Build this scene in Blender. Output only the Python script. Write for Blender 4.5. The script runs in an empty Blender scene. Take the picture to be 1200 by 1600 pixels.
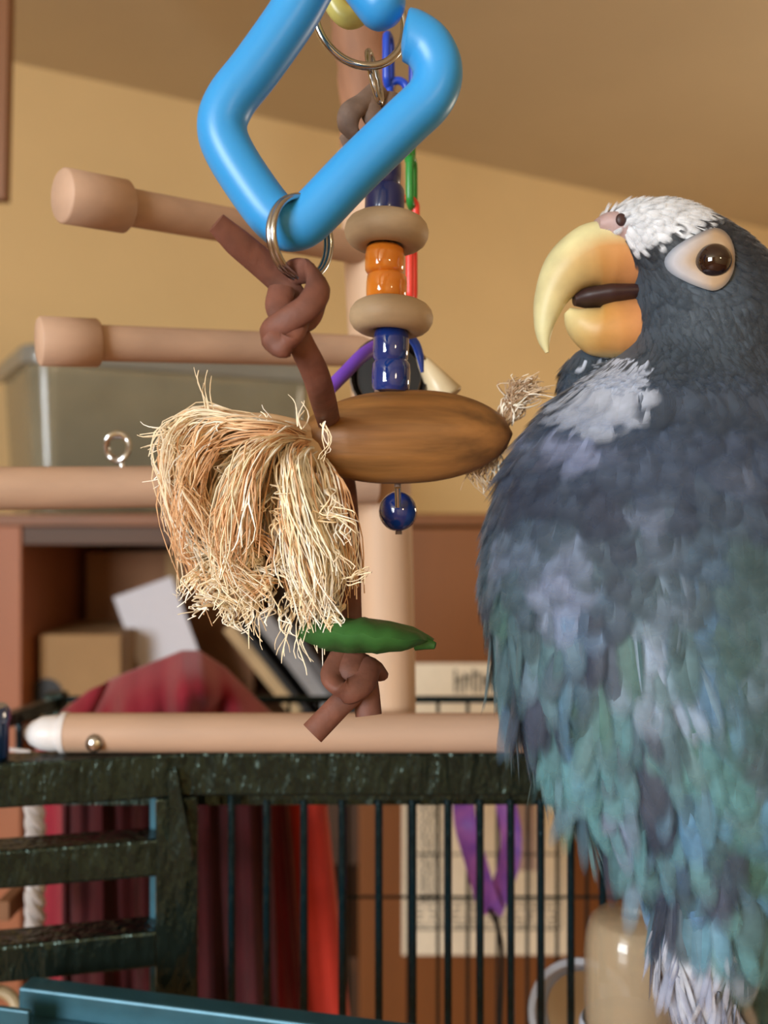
import bpy, bmesh, math, random
import numpy as np
from mathutils import Vector, Matrix
from mathutils.bvhtree import BVHTree

rnd = random.Random(7)
sc = bpy.context.scene
C = sc.collection
V = Vector
EYE = 1.45          # camera height above the floor
F = 1500.0          # focal length in pixels of the 1200x1600 frame

# ------------------------------------------------------------------ camera, light, exposure
cd = bpy.data.cameras.new('camera')
cam = bpy.data.objects.new('camera', cd); C.objects.link(cam)
cam.location = (0, 0, EYE); cam.rotation_euler = (math.pi/2, 0, 0)
cd.sensor_fit = 'HORIZONTAL'; cd.sensor_width = 36; cd.lens = 36*F/1200
cd.clip_start = 0.01
cd.dof.use_dof = True; cd.dof.focus_distance = 0.31; cd.dof.aperture_fstop = 13
sc.camera = cam
sc.view_settings.view_transform = 'Standard'; sc.view_settings.look = 'None'
sc.view_settings.gamma = 1.0; sc.view_settings.use_curve_mapping = False
sc.view_settings.exposure = 0.0
sc.cycles.use_denoising = True
sc.cycles.transparent_max_bounces = 24; sc.cycles.max_bounces = 8; sc.cycles.diffuse_bounces = 5
sc.cycles.sample_clamp_indirect = 6

w = bpy.data.worlds.new('world'); sc.world = w; w.use_nodes = True
w.node_tree.nodes['Background'].inputs[0].default_value = (0.75, 0.87, 1.0, 1)
w.node_tree.nodes['Background'].inputs[1].default_value = 1.0

A0 = V((0, 2.5, 0)); AU = V((math.cos(math.radians(30)), math.sin(math.radians(30)), 0)); AV = V((0.5, -math.cos(math.radians(30)), 0))
def room(u, v, z): return A0 + AU*u + AV*v + V((0, 0, z))       # u along the far wall, v out from it
ROOM_U0, ROOM_U1, ROOM_V1, CEIL = -3.9, 2.6, 5.0, EYE + 0.958

def area(name, p, aim, sx, sy, watts, col):
    l = bpy.data.lights.new(name, 'AREA'); l.shape = 'RECTANGLE'; l.size = sx; l.size_y = sy
    l.energy = watts; l.color = col
    o = bpy.data.objects.new(name, l); C.objects.link(o); o.location = p
    o.rotation_euler = (V(aim)).to_track_quat('-Z', 'Y').to_euler()
    return o
WV, WZ = 3.1, 1.72     # window centre on the left wall
for k, dz in enumerate((-0.31, 0.31)):                            # one light in each sash
    area('window_daylight', room(ROOM_U0 + 0.03, WV, WZ + dz), AU, 1.35, 0.54, 56, (0.90, 0.96, 1.0))
lamp = bpy.data.lights.new('room_lamp', 'POINT'); lamp.energy = 19; lamp.color = (1.0, 0.85, 0.65); lamp.shadow_soft_size = 0.12
lo = bpy.data.objects.new('room_lamp', lamp); C.objects.link(lo); lo.location = room(0.85, 1.5, 1.55)

lamp2 = bpy.data.lights.new('rear_lamp', 'POINT'); lamp2.energy = 9; lamp2.color = (1.0, 0.78, 0.50); lamp2.shadow_soft_size = 0.07
lo2 = bpy.data.objects.new('rear_lamp', lamp2); C.objects.link(lo2); lo2.location = (0.75, -1.0, 1.75)

# ------------------------------------------------------------------ helpers
def P(x, y, d): return V(((x-600)/F*d, d, EYE + (800-y)/F*d))
def px(n, d): return n*d/F
def lin(c): c = c/255.0; return c/12.92 if c <= 0.04045 else ((c+0.055)/1.055)**2.4
def rgb(r, g, b): return (lin(r), lin(g), lin(b))

MATS = {}
def mat(name, col, rough=0.5, metal=0.0, var=0.15, scale=60, stretch=(1, 1, 1), bump=0.0, bscale=200, alpha=1.0, coat=0.0, sheen=0.0, sss=0.0, emit=None, attr=None, col2=None, spec=0.5, dist=0.002, trans=0.0):
    if name in MATS: return MATS[name]
    m = bpy.data.materials.new(name); m.use_nodes = True
    nt = m.node_tree; N = nt.nodes; L = nt.links; b = N['Principled BSDF']
    tc = N.new('ShaderNodeTexCoord'); mp = N.new('ShaderNodeMapping'); mp.inputs['Scale'].default_value = stretch
    L.new(tc.outputs['Object'], mp.inputs[0])
    nz = N.new('ShaderNodeTexNoise'); nz.inputs['Scale'].default_value = scale; nz.inputs['Detail'].default_value = 4
    L.new(mp.outputs[0], nz.inputs['Vector'])
    if attr:
        at = N.new('ShaderNodeAttribute'); at.attribute_name = attr
        mx = N.new('ShaderNodeMix'); mx.data_type = 'RGBA'; mx.blend_type = 'MULTIPLY'; mx.inputs[0].default_value = 1
        rp = N.new('ShaderNodeValToRGB')
        rp.color_ramp.elements[0].color = (1-var,)*3 + (1,); rp.color_ramp.elements[1].color = (1+var,)*3 + (1,)
        rp.color_ramp.elements[0].position = 0.3; rp.color_ramp.elements[1].position = 0.7
        L.new(nz.outputs['Fac'], rp.inputs[0]); L.new(at.outputs['Color'], mx.inputs[6]); L.new(rp.outputs[0], mx.inputs[7])
        L.new(mx.outputs[2], b.inputs['Base Color'])
    else:
        rp = N.new('ShaderNodeValToRGB')
        c2 = col2 or tuple(min(1, c*(1+var)) for c in col)
        rp.color_ramp.elements[0].color = tuple(c*(1-var) for c in col) + (1,); rp.color_ramp.elements[1].color = c2 + (1,)
        rp.color_ramp.elements[0].position = 0.3; rp.color_ramp.elements[1].position = 0.7
        L.new(nz.outputs['Fac'], rp.inputs[0]); L.new(rp.outputs[0], b.inputs['Base Color'])
    b.inputs['Roughness'].default_value = rough; b.inputs['Metallic'].default_value = metal
    b.inputs['Alpha'].default_value = alpha; b.inputs['Coat Weight'].default_value = coat
    b.inputs['Specular IOR Level'].default_value = spec
    if sheen: b.inputs['Sheen Weight'].default_value = sheen; b.inputs['Sheen Roughness'].default_value = 0.4
    if sss: b.inputs['Subsurface Weight'].default_value = sss; b.inputs['Subsurface Radius'].default_value = (0.006, 0.004, 0.003)
    if trans: b.inputs['Transmission Weight'].default_value = trans
    if bump:
        n2 = N.new('ShaderNodeTexNoise'); n2.inputs['Scale'].default_value = bscale; n2.inputs['Detail'].default_value = 3
        L.new(mp.outputs[0], n2.inputs['Vector'])
        bp = N.new('ShaderNodeBump'); bp.inputs['Strength'].default_value = bump; bp.inputs['Distance'].default_value = dist
        L.new(n2.outputs['Fac'], bp.inputs['Height']); L.new(bp.outputs[0], b.inputs['Normal'])
    MATS[name] = m
    return m

ORG = {}
def tag(o, label=None, cat=None, group=None, kind=None):
    if label: o['label'] = label
    if cat: o['category'] = cat
    if group: o['group'] = group
    if kind: o['kind'] = kind
    return o
def thing(name, label, cat, loc, group=None):
    o = bpy.data.objects.new(name, None); C.objects.link(o); o.location = loc
    o.empty_display_size = 0.01
    ORG[o] = V(loc)
    return tag(o, label, cat, group)

class MB:
    def __init__(s): s.v = []; s.f = []; s.c = []
    def add(s, vs, fs, col=None):
        n = len(s.v); s.v += [V(p) for p in vs]; s.f += [tuple(i+n for i in f) for f in fs]
        if col is not None:
            s.c += [col]*len(vs) if not isinstance(col, list) else col
        return s
    def box(s, lo, hi):
        x0, y0, z0 = lo; x1, y1, z1 = hi
        return s.add([(x0,y0,z0),(x1,y0,z0),(x1,y1,z0),(x0,y1,z0),(x0,y0,z1),(x1,y0,z1),(x1,y1,z1),(x0,y1,z1)],
                     [(0,3,2,1),(4,5,6,7),(0,1,5,4),(1,2,6,5),(2,3,7,6),(3,0,4,7)])
    def obox(s, o, a, b, c):      # corner o and three edge vectors
        o, a, b, c = V(o), V(a), V(b), V(c)
        fs = [(0,3,2,1),(4,5,6,7),(0,1,5,4),(1,2,6,5),(2,3,7,6),(3,0,4,7)]
        if a.cross(b).dot(c) < 0: fs = [f[::-1] for f in fs]
        return s.add([o, o+a, o+a+b, o+b, o+c, o+a+c, o+a+b+c, o+b+c], fs)
    def bar(s, p, q, wd, ht, up=(0, 0, 1)):   # rectangular bar between two points
        p, q = V(p), V(q); d = (q-p).normalized(); side = d.cross(V(up)).normalized(); u = side.cross(d)
        return s.obox(p - side*wd/2 - u*ht/2, q-p, side*wd, u*ht)
    def tube(s, pts, rad, n=12, flat=1.0, up=None, closed=False, caps=True, col=None):
        pts = [V(p) for p in pts]; m = len(pts)
        if not hasattr(rad, '__len__'): rad = [rad]*m
        if not hasattr(flat, '__len__'): flat = [flat]*m
        vs = []; prev = V(up) if up is not None else None; cols = []
        for i, p in enumerate(pts):
            a = pts[(i-1) % m] if closed or i > 0 else p
            b = pts[(i+1) % m] if closed or i < m-1 else p
            t = (b-a).normalized()
            if prev is None:
                prev = t.orthogonal()
            e1 = (prev - t*prev.dot(t))
            if e1.length < 1e-6: e1 = t.orthogonal()
            e1.normalize(); e2 = t.cross(e1)
            if up is None: prev = e1
            for k in range(n):
                g = 2*math.pi*k/n
                vs.append(p + e1*(math.cos(g)*rad[i]) + e2*(math.sin(g)*rad[i]*flat[i]))
            if col is not None: cols += [col[i] if isinstance(col, list) else col]*n
        fs = []
        for i in range(m if closed else m-1):
            j = (i+1) % m
            for k in range(n):
                l = (k+1) % n
                fs.append((i*n+k, i*n+l, j*n+l, j*n+k))
        if caps and not closed:
            fs.append(tuple(range(n))[::-1]); fs.append(tuple((m-1)*n+k for k in range(n)))
        return s.add(vs, fs, cols if col is not None else None)
    def lathe(s, base, axis, prof, n=24):     # prof: (radius, height along axis)
        base, axis = V(base), V(axis).normalized(); e1 = axis.orthogonal().normalized(); e2 = axis.cross(e1)
        vs = []; fs = []
        for r, h in prof:
            for k in range(n):
                g = 2*math.pi*k/n
                vs.append(base + axis*h + (e1*math.cos(g) + e2*math.sin(g))*r)
        for i in range(len(prof)-1):
            for k in range(n):
                l = (k+1) % n
                fs.append((i*n+k, i*n+l, (i+1)*n+l, (i+1)*n+k))
        fs.append(tuple(range(n))[::-1]); fs.append(tuple((len(prof)-1)*n+k for k in range(n)))
        return s.add(vs, fs)
    def ring(s, c, e1, e2, R, r, n=36, k=10, R2=None):
        pts = [V(c) + V(e1)*(R*math.cos(2*math.pi*i/n)) + V(e2)*((R2 or R)*math.sin(2*math.pi*i/n)) for i in range(n)]
        return s.tube(pts, r, k, closed=True)
    def sphere(s, c, r, n=20, m=12, sc=(1, 1, 1)):
        vs = []; fs = []
        for i in range(m+1):
            th = math.pi*i/m
            for k in range(n):
                g = 2*math.pi*k/n
                vs.append(V(c) + V((r*sc[0]*math.sin(th)*math.cos(g), r*sc[1]*math.sin(th)*math.sin(g), r*sc[2]*math.cos(th))))
        for i in range(m):
            for k in range(n):
                l = (k+1) % n
                fs.append((i*n+k, (i+1)*n+k, (i+1)*n+l, i*n+l))
        return s.add(vs, fs)
    def build(s, name, material, parent=None, smooth=True, bevel=0.0, origin=None, sub=0, solid=0.0):
        if parent is not None: o0 = ORG[parent]
        elif origin is not None: o0 = V(origin)
        else:
            xs = [p.x for p in s.v]; ys = [p.y for p in s.v]; zs = [p.z for p in s.v]
            o0 = V(((min(xs)+max(xs))/2, (min(ys)+max(ys))/2, min(zs)))
        me = bpy.data.meshes.new(name)
        me.from_pydata([tuple(p-o0) for p in s.v], [], s.f); me.validate()
        if s.c and len(s.c) == len(s.v):
            ca = me.color_attributes.new('tint', 'FLOAT_COLOR', 'POINT')
            ca.data.foreach_set('color', np.array([tuple(c) if len(c) == 4 else tuple(c)+(1,) for c in s.c], dtype=np.float32).ravel())
        if smooth:
            me.polygons.foreach_set('use_smooth', [True]*len(me.polygons))
            try: me.set_sharp_from_angle(angle=math.radians(50))
            except Exception: pass
        me.materials.append(material)
        o = bpy.data.objects.new(name, me); C.objects.link(o)
        if parent is not None: o.parent = parent
        else: o.location = o0
        ORG[o] = o0
        if solid:
            md = o.modifiers.new('solid', 'SOLIDIFY'); md.thickness = solid; md.offset = 0
        if bevel:
            md = o.modifiers.new('bevel', 'BEVEL'); md.width = bevel; md.segments = 2; md.limit_method = 'ANGLE'
        if sub:
            md = o.modifiers.new('sub', 'SUBSURF'); md.levels = sub; md.render_levels = sub
        return o

def spline(pts, n=8, closed=False):            # Catmull-Rom through the points
    pts = [V(p) for p in pts]; out = []; m = len(pts)
    for i in range(m if closed else m-1):
        p1, p2 = pts[i], pts[(i+1) % m]
        p0 = pts[i-1] if (closed or i > 0) else p1*2-p2
        p3 = pts[(i+2) % m] if (closed or i+2 < m) else p2*2-p1
        for k in range(n):
            t = k/n
            out.append(0.5*((2*p1) + (p2-p0)*t + (2*p0-5*p1+4*p2-p3)*t*t + (-p0+3*p1-3*p2+p3)*t**3))
    if not closed: out.append(pts[-1])
    return out
def lerpl(vals, n):                              # resample a list of numbers to n samples
    return list(np.interp(np.linspace(0, len(vals)-1, n), range(len(vals)), vals))
def disc_tube(mb, p, q, r0, r1=None, n=24):
    mb.tube([p, q], [r0, r0 if r1 is None else r1], n)
    return mb

# ------------------------------------------------------------------ materials
M_wall = mat('wall_paint', rgb(224, 196, 144), 0.8, var=0.04, scale=3, bump=0.15, bscale=120)
M_ceil = mat('ceiling_paint', rgb(206, 190, 158), 0.9, var=0.03, scale=3, bump=0.1, bscale=120)
M_floor = mat('floor_wood', rgb(150, 105, 70), 0.45, var=0.2, scale=6, stretch=(1, 8, 1))
M_trim = mat('trim_wood', rgb(130, 85, 48), 0.5, var=0.2, scale=20, stretch=(1, 1, 0.1))
M_beech = mat('beech_dowel', rgb(186, 154, 130), 0.62, var=0.10, scale=60, stretch=(0.15, 1, 1), bump=0.15, bscale=400, dist=0.0004)
M_post = mat('beech_post', rgb(205, 172, 142), 0.6, var=0.10, scale=60, stretch=(1, 1, 0.1), bump=0.2, bscale=300, dist=0.0004)
M_branch = mat('brown_branch', rgb(150, 108, 82), 0.7, var=0.3, scale=60, stretch=(1, 1, 0.2), bump=0.5, bscale=120, dist=0.001)
M_cabinet = mat('cabinet_wood', rgb(126, 76, 34), 0.5, var=0.12, scale=10, stretch=(1, 1, 0.15))
M_shelf = mat('bookcase_wood', rgb(84, 54, 30), 0.55, var=0.15, scale=10, stretch=(0.2, 1, 1))
M_upright = mat('upright_wood', rgb(166, 106, 74), 0.55, var=0.10, scale=10, stretch=(1, 1, 0.2))
M_cage = mat('hammered_green_steel', rgb(44, 56, 50), 0.20, metal=0.75, var=0.2, scale=200, bump=0.9, bscale=190, dist=0.0028, stretch=(1, 1, 0.3))
M_cagebar = mat('dark_teal_wire', rgb(16, 42, 50), 0.2, metal=0.6, var=0.2, scale=200, bump=1.0, bscale=300, dist=0.0014, stretch=(1, 1, 0.4))
M_teal = mat('smooth_teal_steel', rgb(50, 94, 110), 0.35, metal=0.35, var=0.15, scale=60, bump=0.15, bscale=200, dist=0.0006)
M_blue = mat('sky_blue_plastic', rgb(50, 150, 218), 0.36, var=0.03, scale=30, sss=0.15)
M_yellowp = mat('pale_yellow_plastic', rgb(205, 195, 110), 0.3, var=0.05, scale=30, alpha=0.85)
M_steel = mat('steel_wire', rgb(190, 190, 190), 0.18, metal=1.0, var=0.05)
M_steel_d = mat('dull_steel', rgb(120, 112, 104), 0.3, metal=1.0, var=0.1)
M_leather = mat('brown_leather', rgb(108, 66, 52), 0.65, var=0.28, scale=120, bump=0.4, bscale=300, dist=0.0006)
M_leather_g = mat('grey_leather', rgb(120, 100, 88), 0.7, var=0.25, scale=150, bump=0.5, bscale=250, dist=0.0008)
M_pod = mat('brown_wood_pod', rgb(132, 90, 46), 0.5, var=0.45, scale=160, stretch=(0.06, 1, 1.0), bump=0.5, bscale=260, dist=0.0006)
M_fibre = mat('sisal_fibre', None or rgb(220, 195, 155), 0.7, attr='tint', var=0.12, scale=150)
M_green = mat('green_dyed_wood', rgb(44, 96, 40), 0.6, var=0.2, scale=80, bump=0.3, bscale=200, dist=0.0005)
M_ringwood = mat('turned_wood_ring', rgb(176, 152, 120), 0.6, var=0.12, scale=60, stretch=(1, 1, 3), bump=0.2, bscale=300, dist=0.0004)
M_orange = mat('orange_bead', rgb(220, 130, 40), 0.08, var=0.08, coat=0.8, sss=0.3)
M_cobalt = mat('cobalt_bead', rgb(14, 46, 118), 0.06, var=0.1, coat=1.0)
M_navy = mat('navy_bead', rgb(26, 40, 96), 0.3, var=0.15, coat=0.4)
M_cblue = mat('mini_blue', rgb(28, 72, 190), 0.3, var=0.05)
M_cgreen = mat('mini_green', rgb(40, 140, 60), 0.3, var=0.05)
M_cred = mat('mini_red', rgb(240, 70, 60), 0.3, var=0.05)
M_purple = mat('purple_plastic', rgb(118, 72, 190), 0.4, var=0.1)
M_ribbon = mat('purple_ribbon', rgb(124, 72, 190), 0.5, var=0.12, scale=60, col2=rgb(178, 104, 190))
M_black = mat('black_rubber', rgb(16, 15, 14), 0.5, var=0.2)
M_cream = mat('cream_plastic', rgb(222, 205, 168), 0.35, var=0.05)
M_white = mat('white_plastic', rgb(222, 220, 222), 0.4, var=0.04)
M_bin = mat('clear_bin_plastic', rgb(150, 148, 128), 0.2, var=0.12, scale=10, alpha=0.62, coat=0.5)
M_binrim = mat('bin_rim_plastic', rgb(140, 142, 136), 0.3, var=0.08, scale=10, alpha=0.9, coat=0.3)
M_red = mat('red_fleece', rgb(136, 26, 44), 0.95, var=0.16, scale=25, sheen=0.5, bump=0.3, bscale=600, dist=0.001)
M_redor = mat('orange_red_hem', rgb(196, 52, 34), 0.9, var=0.12, scale=25, sheen=0.3)
M_card = mat('cardboard', rgb(168, 134, 92), 0.8, var=0.08, scale=12)
M_cardd = mat('brown_cardboard', rgb(140, 98, 68), 0.8, var=0.1, scale=12)
M_paper = mat('white_paper', rgb(226, 226, 236), 0.7, var=0.02)
M_cal = mat('cream_paper', rgb(246, 238, 216), 0.7, var=0.03)
M_ink = mat('grey_ink', rgb(120, 116, 104), 0.8, var=0.1)
M_inkp = mat('pink_print', rgb(190, 168, 160), 0.8, var=0.1)
M_grey = mat('grey_magazine', rgb(150, 148, 148), 0.5, var=0.12, scale=20)
M_dgrey = mat('dark_folder', rgb(84, 84, 86), 0.6, var=0.12, scale=20)
M_tan = mat('tan_folder', rgb(186, 160, 120), 0.7, var=0.1, scale=20)
M_jar = mat('frosted_jar', rgb(196, 176, 146), 0.15, var=0.06, scale=30, alpha=0.42, coat=0.8)
M_white_b = mat('bluish_white_plastic', rgb(196, 204, 220), 0.35, var=0.04)
M_bluecap = mat('deep_blue_plastic', rgb(26, 62, 120), 0.2, var=0.08, coat=0.6)
M_glass = mat('window_glass', rgb(235, 240, 245), 0.05, var=0.0, alpha=0.15)
M_wframe = mat('window_white', rgb(225, 225, 220), 0.5, var=0.02)

# ------------------------------------------------------------------ the room
def slab(name, pts, thick, material):            # convex polygon outline extruded along vector
    mb = MB(); n = len(pts); t = V(thick)
    vs = [V(p) for p in pts] + [V(p)+t for p in pts]
    fs = [tuple(range(n))[::-1], tuple(range(n, 2*n))] + [(i, (i+1) % n, n+(i+1) % n, n+i) for i in range(n)]
    mb.add(vs, fs); o = mb.build(name, material, smooth=False)
    bm = bmesh.new(); bm.from_mesh(o.data); bmesh.ops.recalc_face_normals(bm, faces=bm.faces); bm.to_mesh(o.data); bm.free()
    o['kind'] = 'structure'
    return o
U0, U1, V1 = ROOM_U0, ROOM_U1, ROOM_V1
slab('floor', [room(U0, 0, 0), room(U1, 0, 0), room(U1, V1, 0), room(U0, V1, 0)], (0, 0, -0.1), M_floor)
slab('ceiling', [room(U0, 0, CEIL), room(U1, 0, CEIL), room(U1, V1, CEIL), room(U0, V1, CEIL)], (0, 0, 0.1), M_ceil)
slab('wall_back', [room(U0, 0, 0), room(U1, 0, 0), room(U1, 0, CEIL), room(U0, 0, CEIL)], -AV*0.1, M_wall)
slab('wall_right', [room(U1, 0, 0), room(U1, V1, 0), room(U1, V1, CEIL), room(U1, 0, CEIL)], AU*0.1, M_wall)
slab('wall_front', [room(U0, V1, 0), room(U1, V1, 0), room(U1, V1, CEIL), room(U0, V1, CEIL)], AV*0.1, M_wall)
wl = MB()
wv0, wv1, wz0, wz1 = WV-0.74, WV+0.74, WZ-0.65, WZ+0.65
for a0, a1, b0, b1 in ((0, wv0, 0, CEIL), (wv1, V1, 0, CEIL), (wv0, wv1, 0, wz0), (wv0, wv1, wz1, CEIL)):
    wl.obox(room(U0, a0, b0), AV*(a1-a0), V((0, 0, b1-b0)), -AU*0.1)
wl.build('wall_left', M_wall, smooth=False)['kind'] = 'structure'
win = bpy.data.objects.new('window_1', None); C.objects.link(win); win.location = room(U0, WV, wz0); win['kind'] = 'structure'; ORG[win] = V(win.location)
fr = MB()
for a0, a1, b0, b1 in ((wv0, wv0+0.05, wz0, wz1), (wv1-0.05, wv1, wz0, wz1), (wv0, wv1, wz0, wz0+0.05), (wv0, wv1, wz1-0.05, wz1), (wv0, wv1, WZ-0.025, WZ+0.025)):
    fr.obox(room(U0, a0, b0), AV*(a1-a0), V((0, 0, b1-b0)), -AU*0.08)
fr.build('window_frame', M_wframe, win, smooth=False)
for b0, b1 in ((wz0+0.05, WZ-0.025), (WZ+0.025, wz1-0.05)):
    MB().obox(room(U0-0.05, wv0+0.05, b0), AV*1.38, V((0, 0, b1-b0)), -AU*0.005).build('pane', M_glass, win, smooth=False)
# wooden casing at the left edge of the view
tr = MB(); tr.obox(P(-60, 310, 1.25), V((0.0555, 0, 0)), V((0, 0.02, 0)), V((0.012, 0, 0.55)))
o = tr.build('trim_1', M_trim, smooth=False); o['kind'] = 'structure'

# ------------------------------------------------------------------ bookcase with open shelves and a cabinet door
BY = 1.5                                          # front plane of the bookcase, 1 mm per pixel there
bk = thing('bookcase', 'brown wooden bookcase with open shelves and a plain cabinet door', 'bookcase', (0.05, BY+0.2, 0))
xl, xm, xr, BD, TOP = -0.63, -0.04, 0.62, 0.42, EYE
def bpart(name, lo, hi, m): return MB().box(lo, hi).build(name, m, bk, smooth=False, bevel=0.002)
bpart('side_panel', (xl, BY, 0), (xl+0.063, BY+BD, TOP-0.022), M_upright)
bpart('side_panel', (xm, BY, 0.1), (xm+0.02, BY+BD, TOP-0.022), M_cabinet)
bpart('side_panel', (xr-0.02, BY, 0), (xr, BY+BD, TOP-0.022), M_cabinet)
bpart('back_panel', (xl+0.063, BY+BD-0.012, 0), (xr-0.02, BY+BD, TOP-0.022), M_shelf)
bpart('top_board', (xl-0.01, BY-0.004, TOP-0.022), (xr+0.01, BY+BD, TOP-0.003), M_cabinet)
bpart('header_rail', (xl+0.063, BY+0.004, TOP-0.052), (xm, BY+0.022, TOP-0.022), M_shelf)
for z in (TOP-0.335, TOP-0.70, TOP-1.05, 0.08):
    bpart('shelf', (xl+0.063, BY+0.006, z-0.02), (xm, BY+BD-0.012, z), M_shelf)
dr = bpart('door', (xm+0.003, BY-0.02, 0.08), (xr-0.003, BY-0.001, TOP-0.025), M_cabinet)
kn = MB().lathe((xm+0.05, BY-0.02, 0.55), (0, -1, 0), [(0.006, 0), (0.006, 0.012), (0.014, 0.016), (0.014, 0.024), (0.004, 0.028)]).build('knob', M_steel_d, dr)
bpart('plinth', (xl+0.063, BY+0.02, 0), (xr-0.02, BY+0.04, 0.08), M_shelf)
SZ = TOP-0.335                                    # top of the upper shelf

def single(mb, name, m, label, cat, group=None, kind=None, **kw):
    o = mb.build(name, m, **kw); return tag(o, label, cat, group, kind)

# calendar on the door
cal = thing('wall_calendar', 'cream printed wall calendar sheet hung on the brown cabinet door', 'calendar', (0.155, BY-0.0215, EYE-0.68))
MB().box((0.028, BY-0.0226, EYE-0.682), (0.287, BY-0.0206, EYE-0.233)).build('sheet', M_cal, cal, smooth=False)
yy = BY-0.0232
def ink(name, rects, m):
    mb = MB()
    for x0, y0, x1, y1 in rects:                   # photo pixels at 1 mm each
        mb.box(((x0-600)/1000, yy, EYE-(y1-800)/1000), ((x1-600)/1000, yy+0.0006, EYE-(y0-800)/1000))
    o = mb.build(name, m, cal, smooth=False); return o
rects = []
for i, x in enumerate(range(708, 770, 14)): rects += [(x, 1042+(i % 2)*6, x+4, 1078), (x, 1056-(i % 3)*5, x+11, 1062-(i % 3)*5), (x+7, 1052, x+10, 1078-(i % 2)*8)]
ink('heading_print', rects, M_ink)
ink('grid_print', [(640, y, 872, y+3) for y in (1130, 1185, 1242, 1325, 1398, 1440)] + [(x, 1130, x+2, 1440) for x in (642, 690, 735, 780, 826, 872)], M_ink)
small = []
for y in range(1252, 1400, 11):
    x = 655
    while x < 684:
        wd = rnd.randint(4, 12); small.append((x, y, min(x+wd, 686), y+6)); x += wd+3
for y in range(1408, 1436, 9):
    x = 645
    while x < 862:
        wd = rnd.randint(5, 18); small.append((x, y, min(x+wd, 868), y+3)); x += wd+rnd.randint(3, 12)
ink('small_print', small, M_ink)
ink('picture_print', [(800, 1246, 834, 1352)], M_inkp)

# things on the upper shelf
def cart(name, cx, cz, wx, wz, dy, dep, rot, m, label, cat):       # a box on the shelf turned in the picture plane
    mb = MB(); c, s = math.cos(rot), math.sin(rot)
    e1, e2 = V((c, 0, s))*wx, V((-s, 0, c))*wz
    o0 = V((cx, BY+dy, EYE+cz)) - e1/2 - e2/2
    mb.obox(o0, e1, V((0, dep, 0)), e2)
    return mb
cb = thing('cardboard_box', 'tan cardboard box with a round hand hole on the bookcase shelf', 'box', (-0.50, BY+0.12, SZ))
MB().box((-0.556, BY+0.05, SZ), (-0.425, BY+0.25, SZ+0.137)).build('carton', M_card, cb, smooth=False, bevel=0.002)
MB().lathe((-0.545, BY+0.0492, EYE-0.295), (0, 1, 0), [(0.027, 0), (0.027, 0.002)], 28).build('hand_hole', M_black, cb)
bx = thing('brown_carton', 'large brown cardboard carton standing behind the tan box', 'box', (-0.39, BY+0.33, SZ))
MB().box((-0.55, BY+0.27, SZ), (-0.24, BY+0.40, SZ+0.262)).build('carton', M_cardd, bx, smooth=False, bevel=0.003)
MB().box((-0.402, BY+0.2692, SZ+0.02), (-0.372, BY+0.2698, SZ+0.262)).build('packing_tape', M_card, bx, smooth=False)
mb = cart('x', -0.3687, -0.250, 0.105, 0.26, 0.14, 0.003, math.radians(20), M_paper, '', '')
single(mb, 'paper_sheet', M_paper, 'stiff white paper sheet leaning out above the red blanket', 'paper', smooth=False)
def leaning(name, x0, x1, z1, dy, th, m, label, cat):              # sheet leaning to the left on the shelf
    mb = MB(); p = V((x1, BY+dy, SZ)); q = V((x0, BY+dy, EYE+z1)); d = (q-p)
    n = V((d.z, 0, -d.x)).normalized()
    mb.obox(p, d, V((0, 0.2, 0)), n*th)
    return single(mb, name, m, label, cat, smooth=False, bevel=0.001)
leaning('file_folder', -0.262, -0.148, -0.193, 0.06, 0.020, M_tan, 'tan folder leaning beside the red blanket in the bookcase', 'folder')
leaning('dark_folder', -0.236, -0.12, -0.188, 0.05, 0.009, M_black, 'thin black folder leaning between tan folder and grey magazine', 'folder')
leaning('magazine', -0.212, -0.094, -0.180, 0.07, 0.027, M_grey, 'thick pale grey magazine leaning on the bookcase shelf', 'magazine')
leaning('dark_binder', -0.165, -0.060, -0.188, 0.04, 0.018, M_dgrey, 'dark grey binder leaning rightmost on the bookcase shelf', 'binder')

# clear storage bin on the bookcase
bn = thing('storage_bin', 'clear grey plastic storage bin with rolled rim on top of the bookcase', 'bin', (-0.43, 1.85, TOP-0.003))
bc = V((-0.600, 1.6, 0)); BL, BW, BH = 0.56, 0.34, 0.288
eu, ev = AU, -AV
def rrect(inset, z, r=0.045, n=6):
    pts = []
    for cx, cy, a0 in ((BL-r, r, -90), (BL-r, BW-r, 0), (r, BW-r, 90), (r, r, 180)):
        for k in range(n+1):
            a = math.radians(a0 + 90*k/n)
            u = cx + r*math.cos(a); v = cy + r*math.sin(a)
            u = BL/2 + (u-BL/2)*(1-2*inset/BL); v = BW/2 + (v-BW/2)*(1-2*inset/BW)
            pts.append(bc + eu*u + ev*v + V((0, 0, TOP-0.003+z)))
    return pts
def loftrings(rings, mb=None, cap0=True, cap1=False):
    mb = mb or MB(); n = len(rings[0]); vs = [p for r in rings for p in r]; fs = []
    for i in range(len(rings)-1):
        for k in range(n):
            l = (k+1) % n
            fs.append((i*n+k, i*n+l, (i+1)*n+l, (i+1)*n+k))
    if cap0: fs.append(tuple(range(n))[::-1])
    if cap1: fs.append(tuple((len(rings)-1)*n+k for k in range(n)))
    return mb.add(vs, fs)
loftrings([rrect(0.03, 0.001), rrect(0.026, 0.004), rrect(0.012, BH-0.03), rrect(0.015, BH-0.03), rrect(0.029, 0.006)]).build('tub', M_bin, bn)
loftrings([rrect(0.012, BH-0.034), rrect(0.0, BH-0.032), rrect(-0.002, BH-0.018), rrect(0.0, BH-0.003), rrect(0.004, BH), rrect(0.012, BH), rrect(0.014, BH-0.034)], cap0=False).build('rim', M_binrim, bn)
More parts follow.
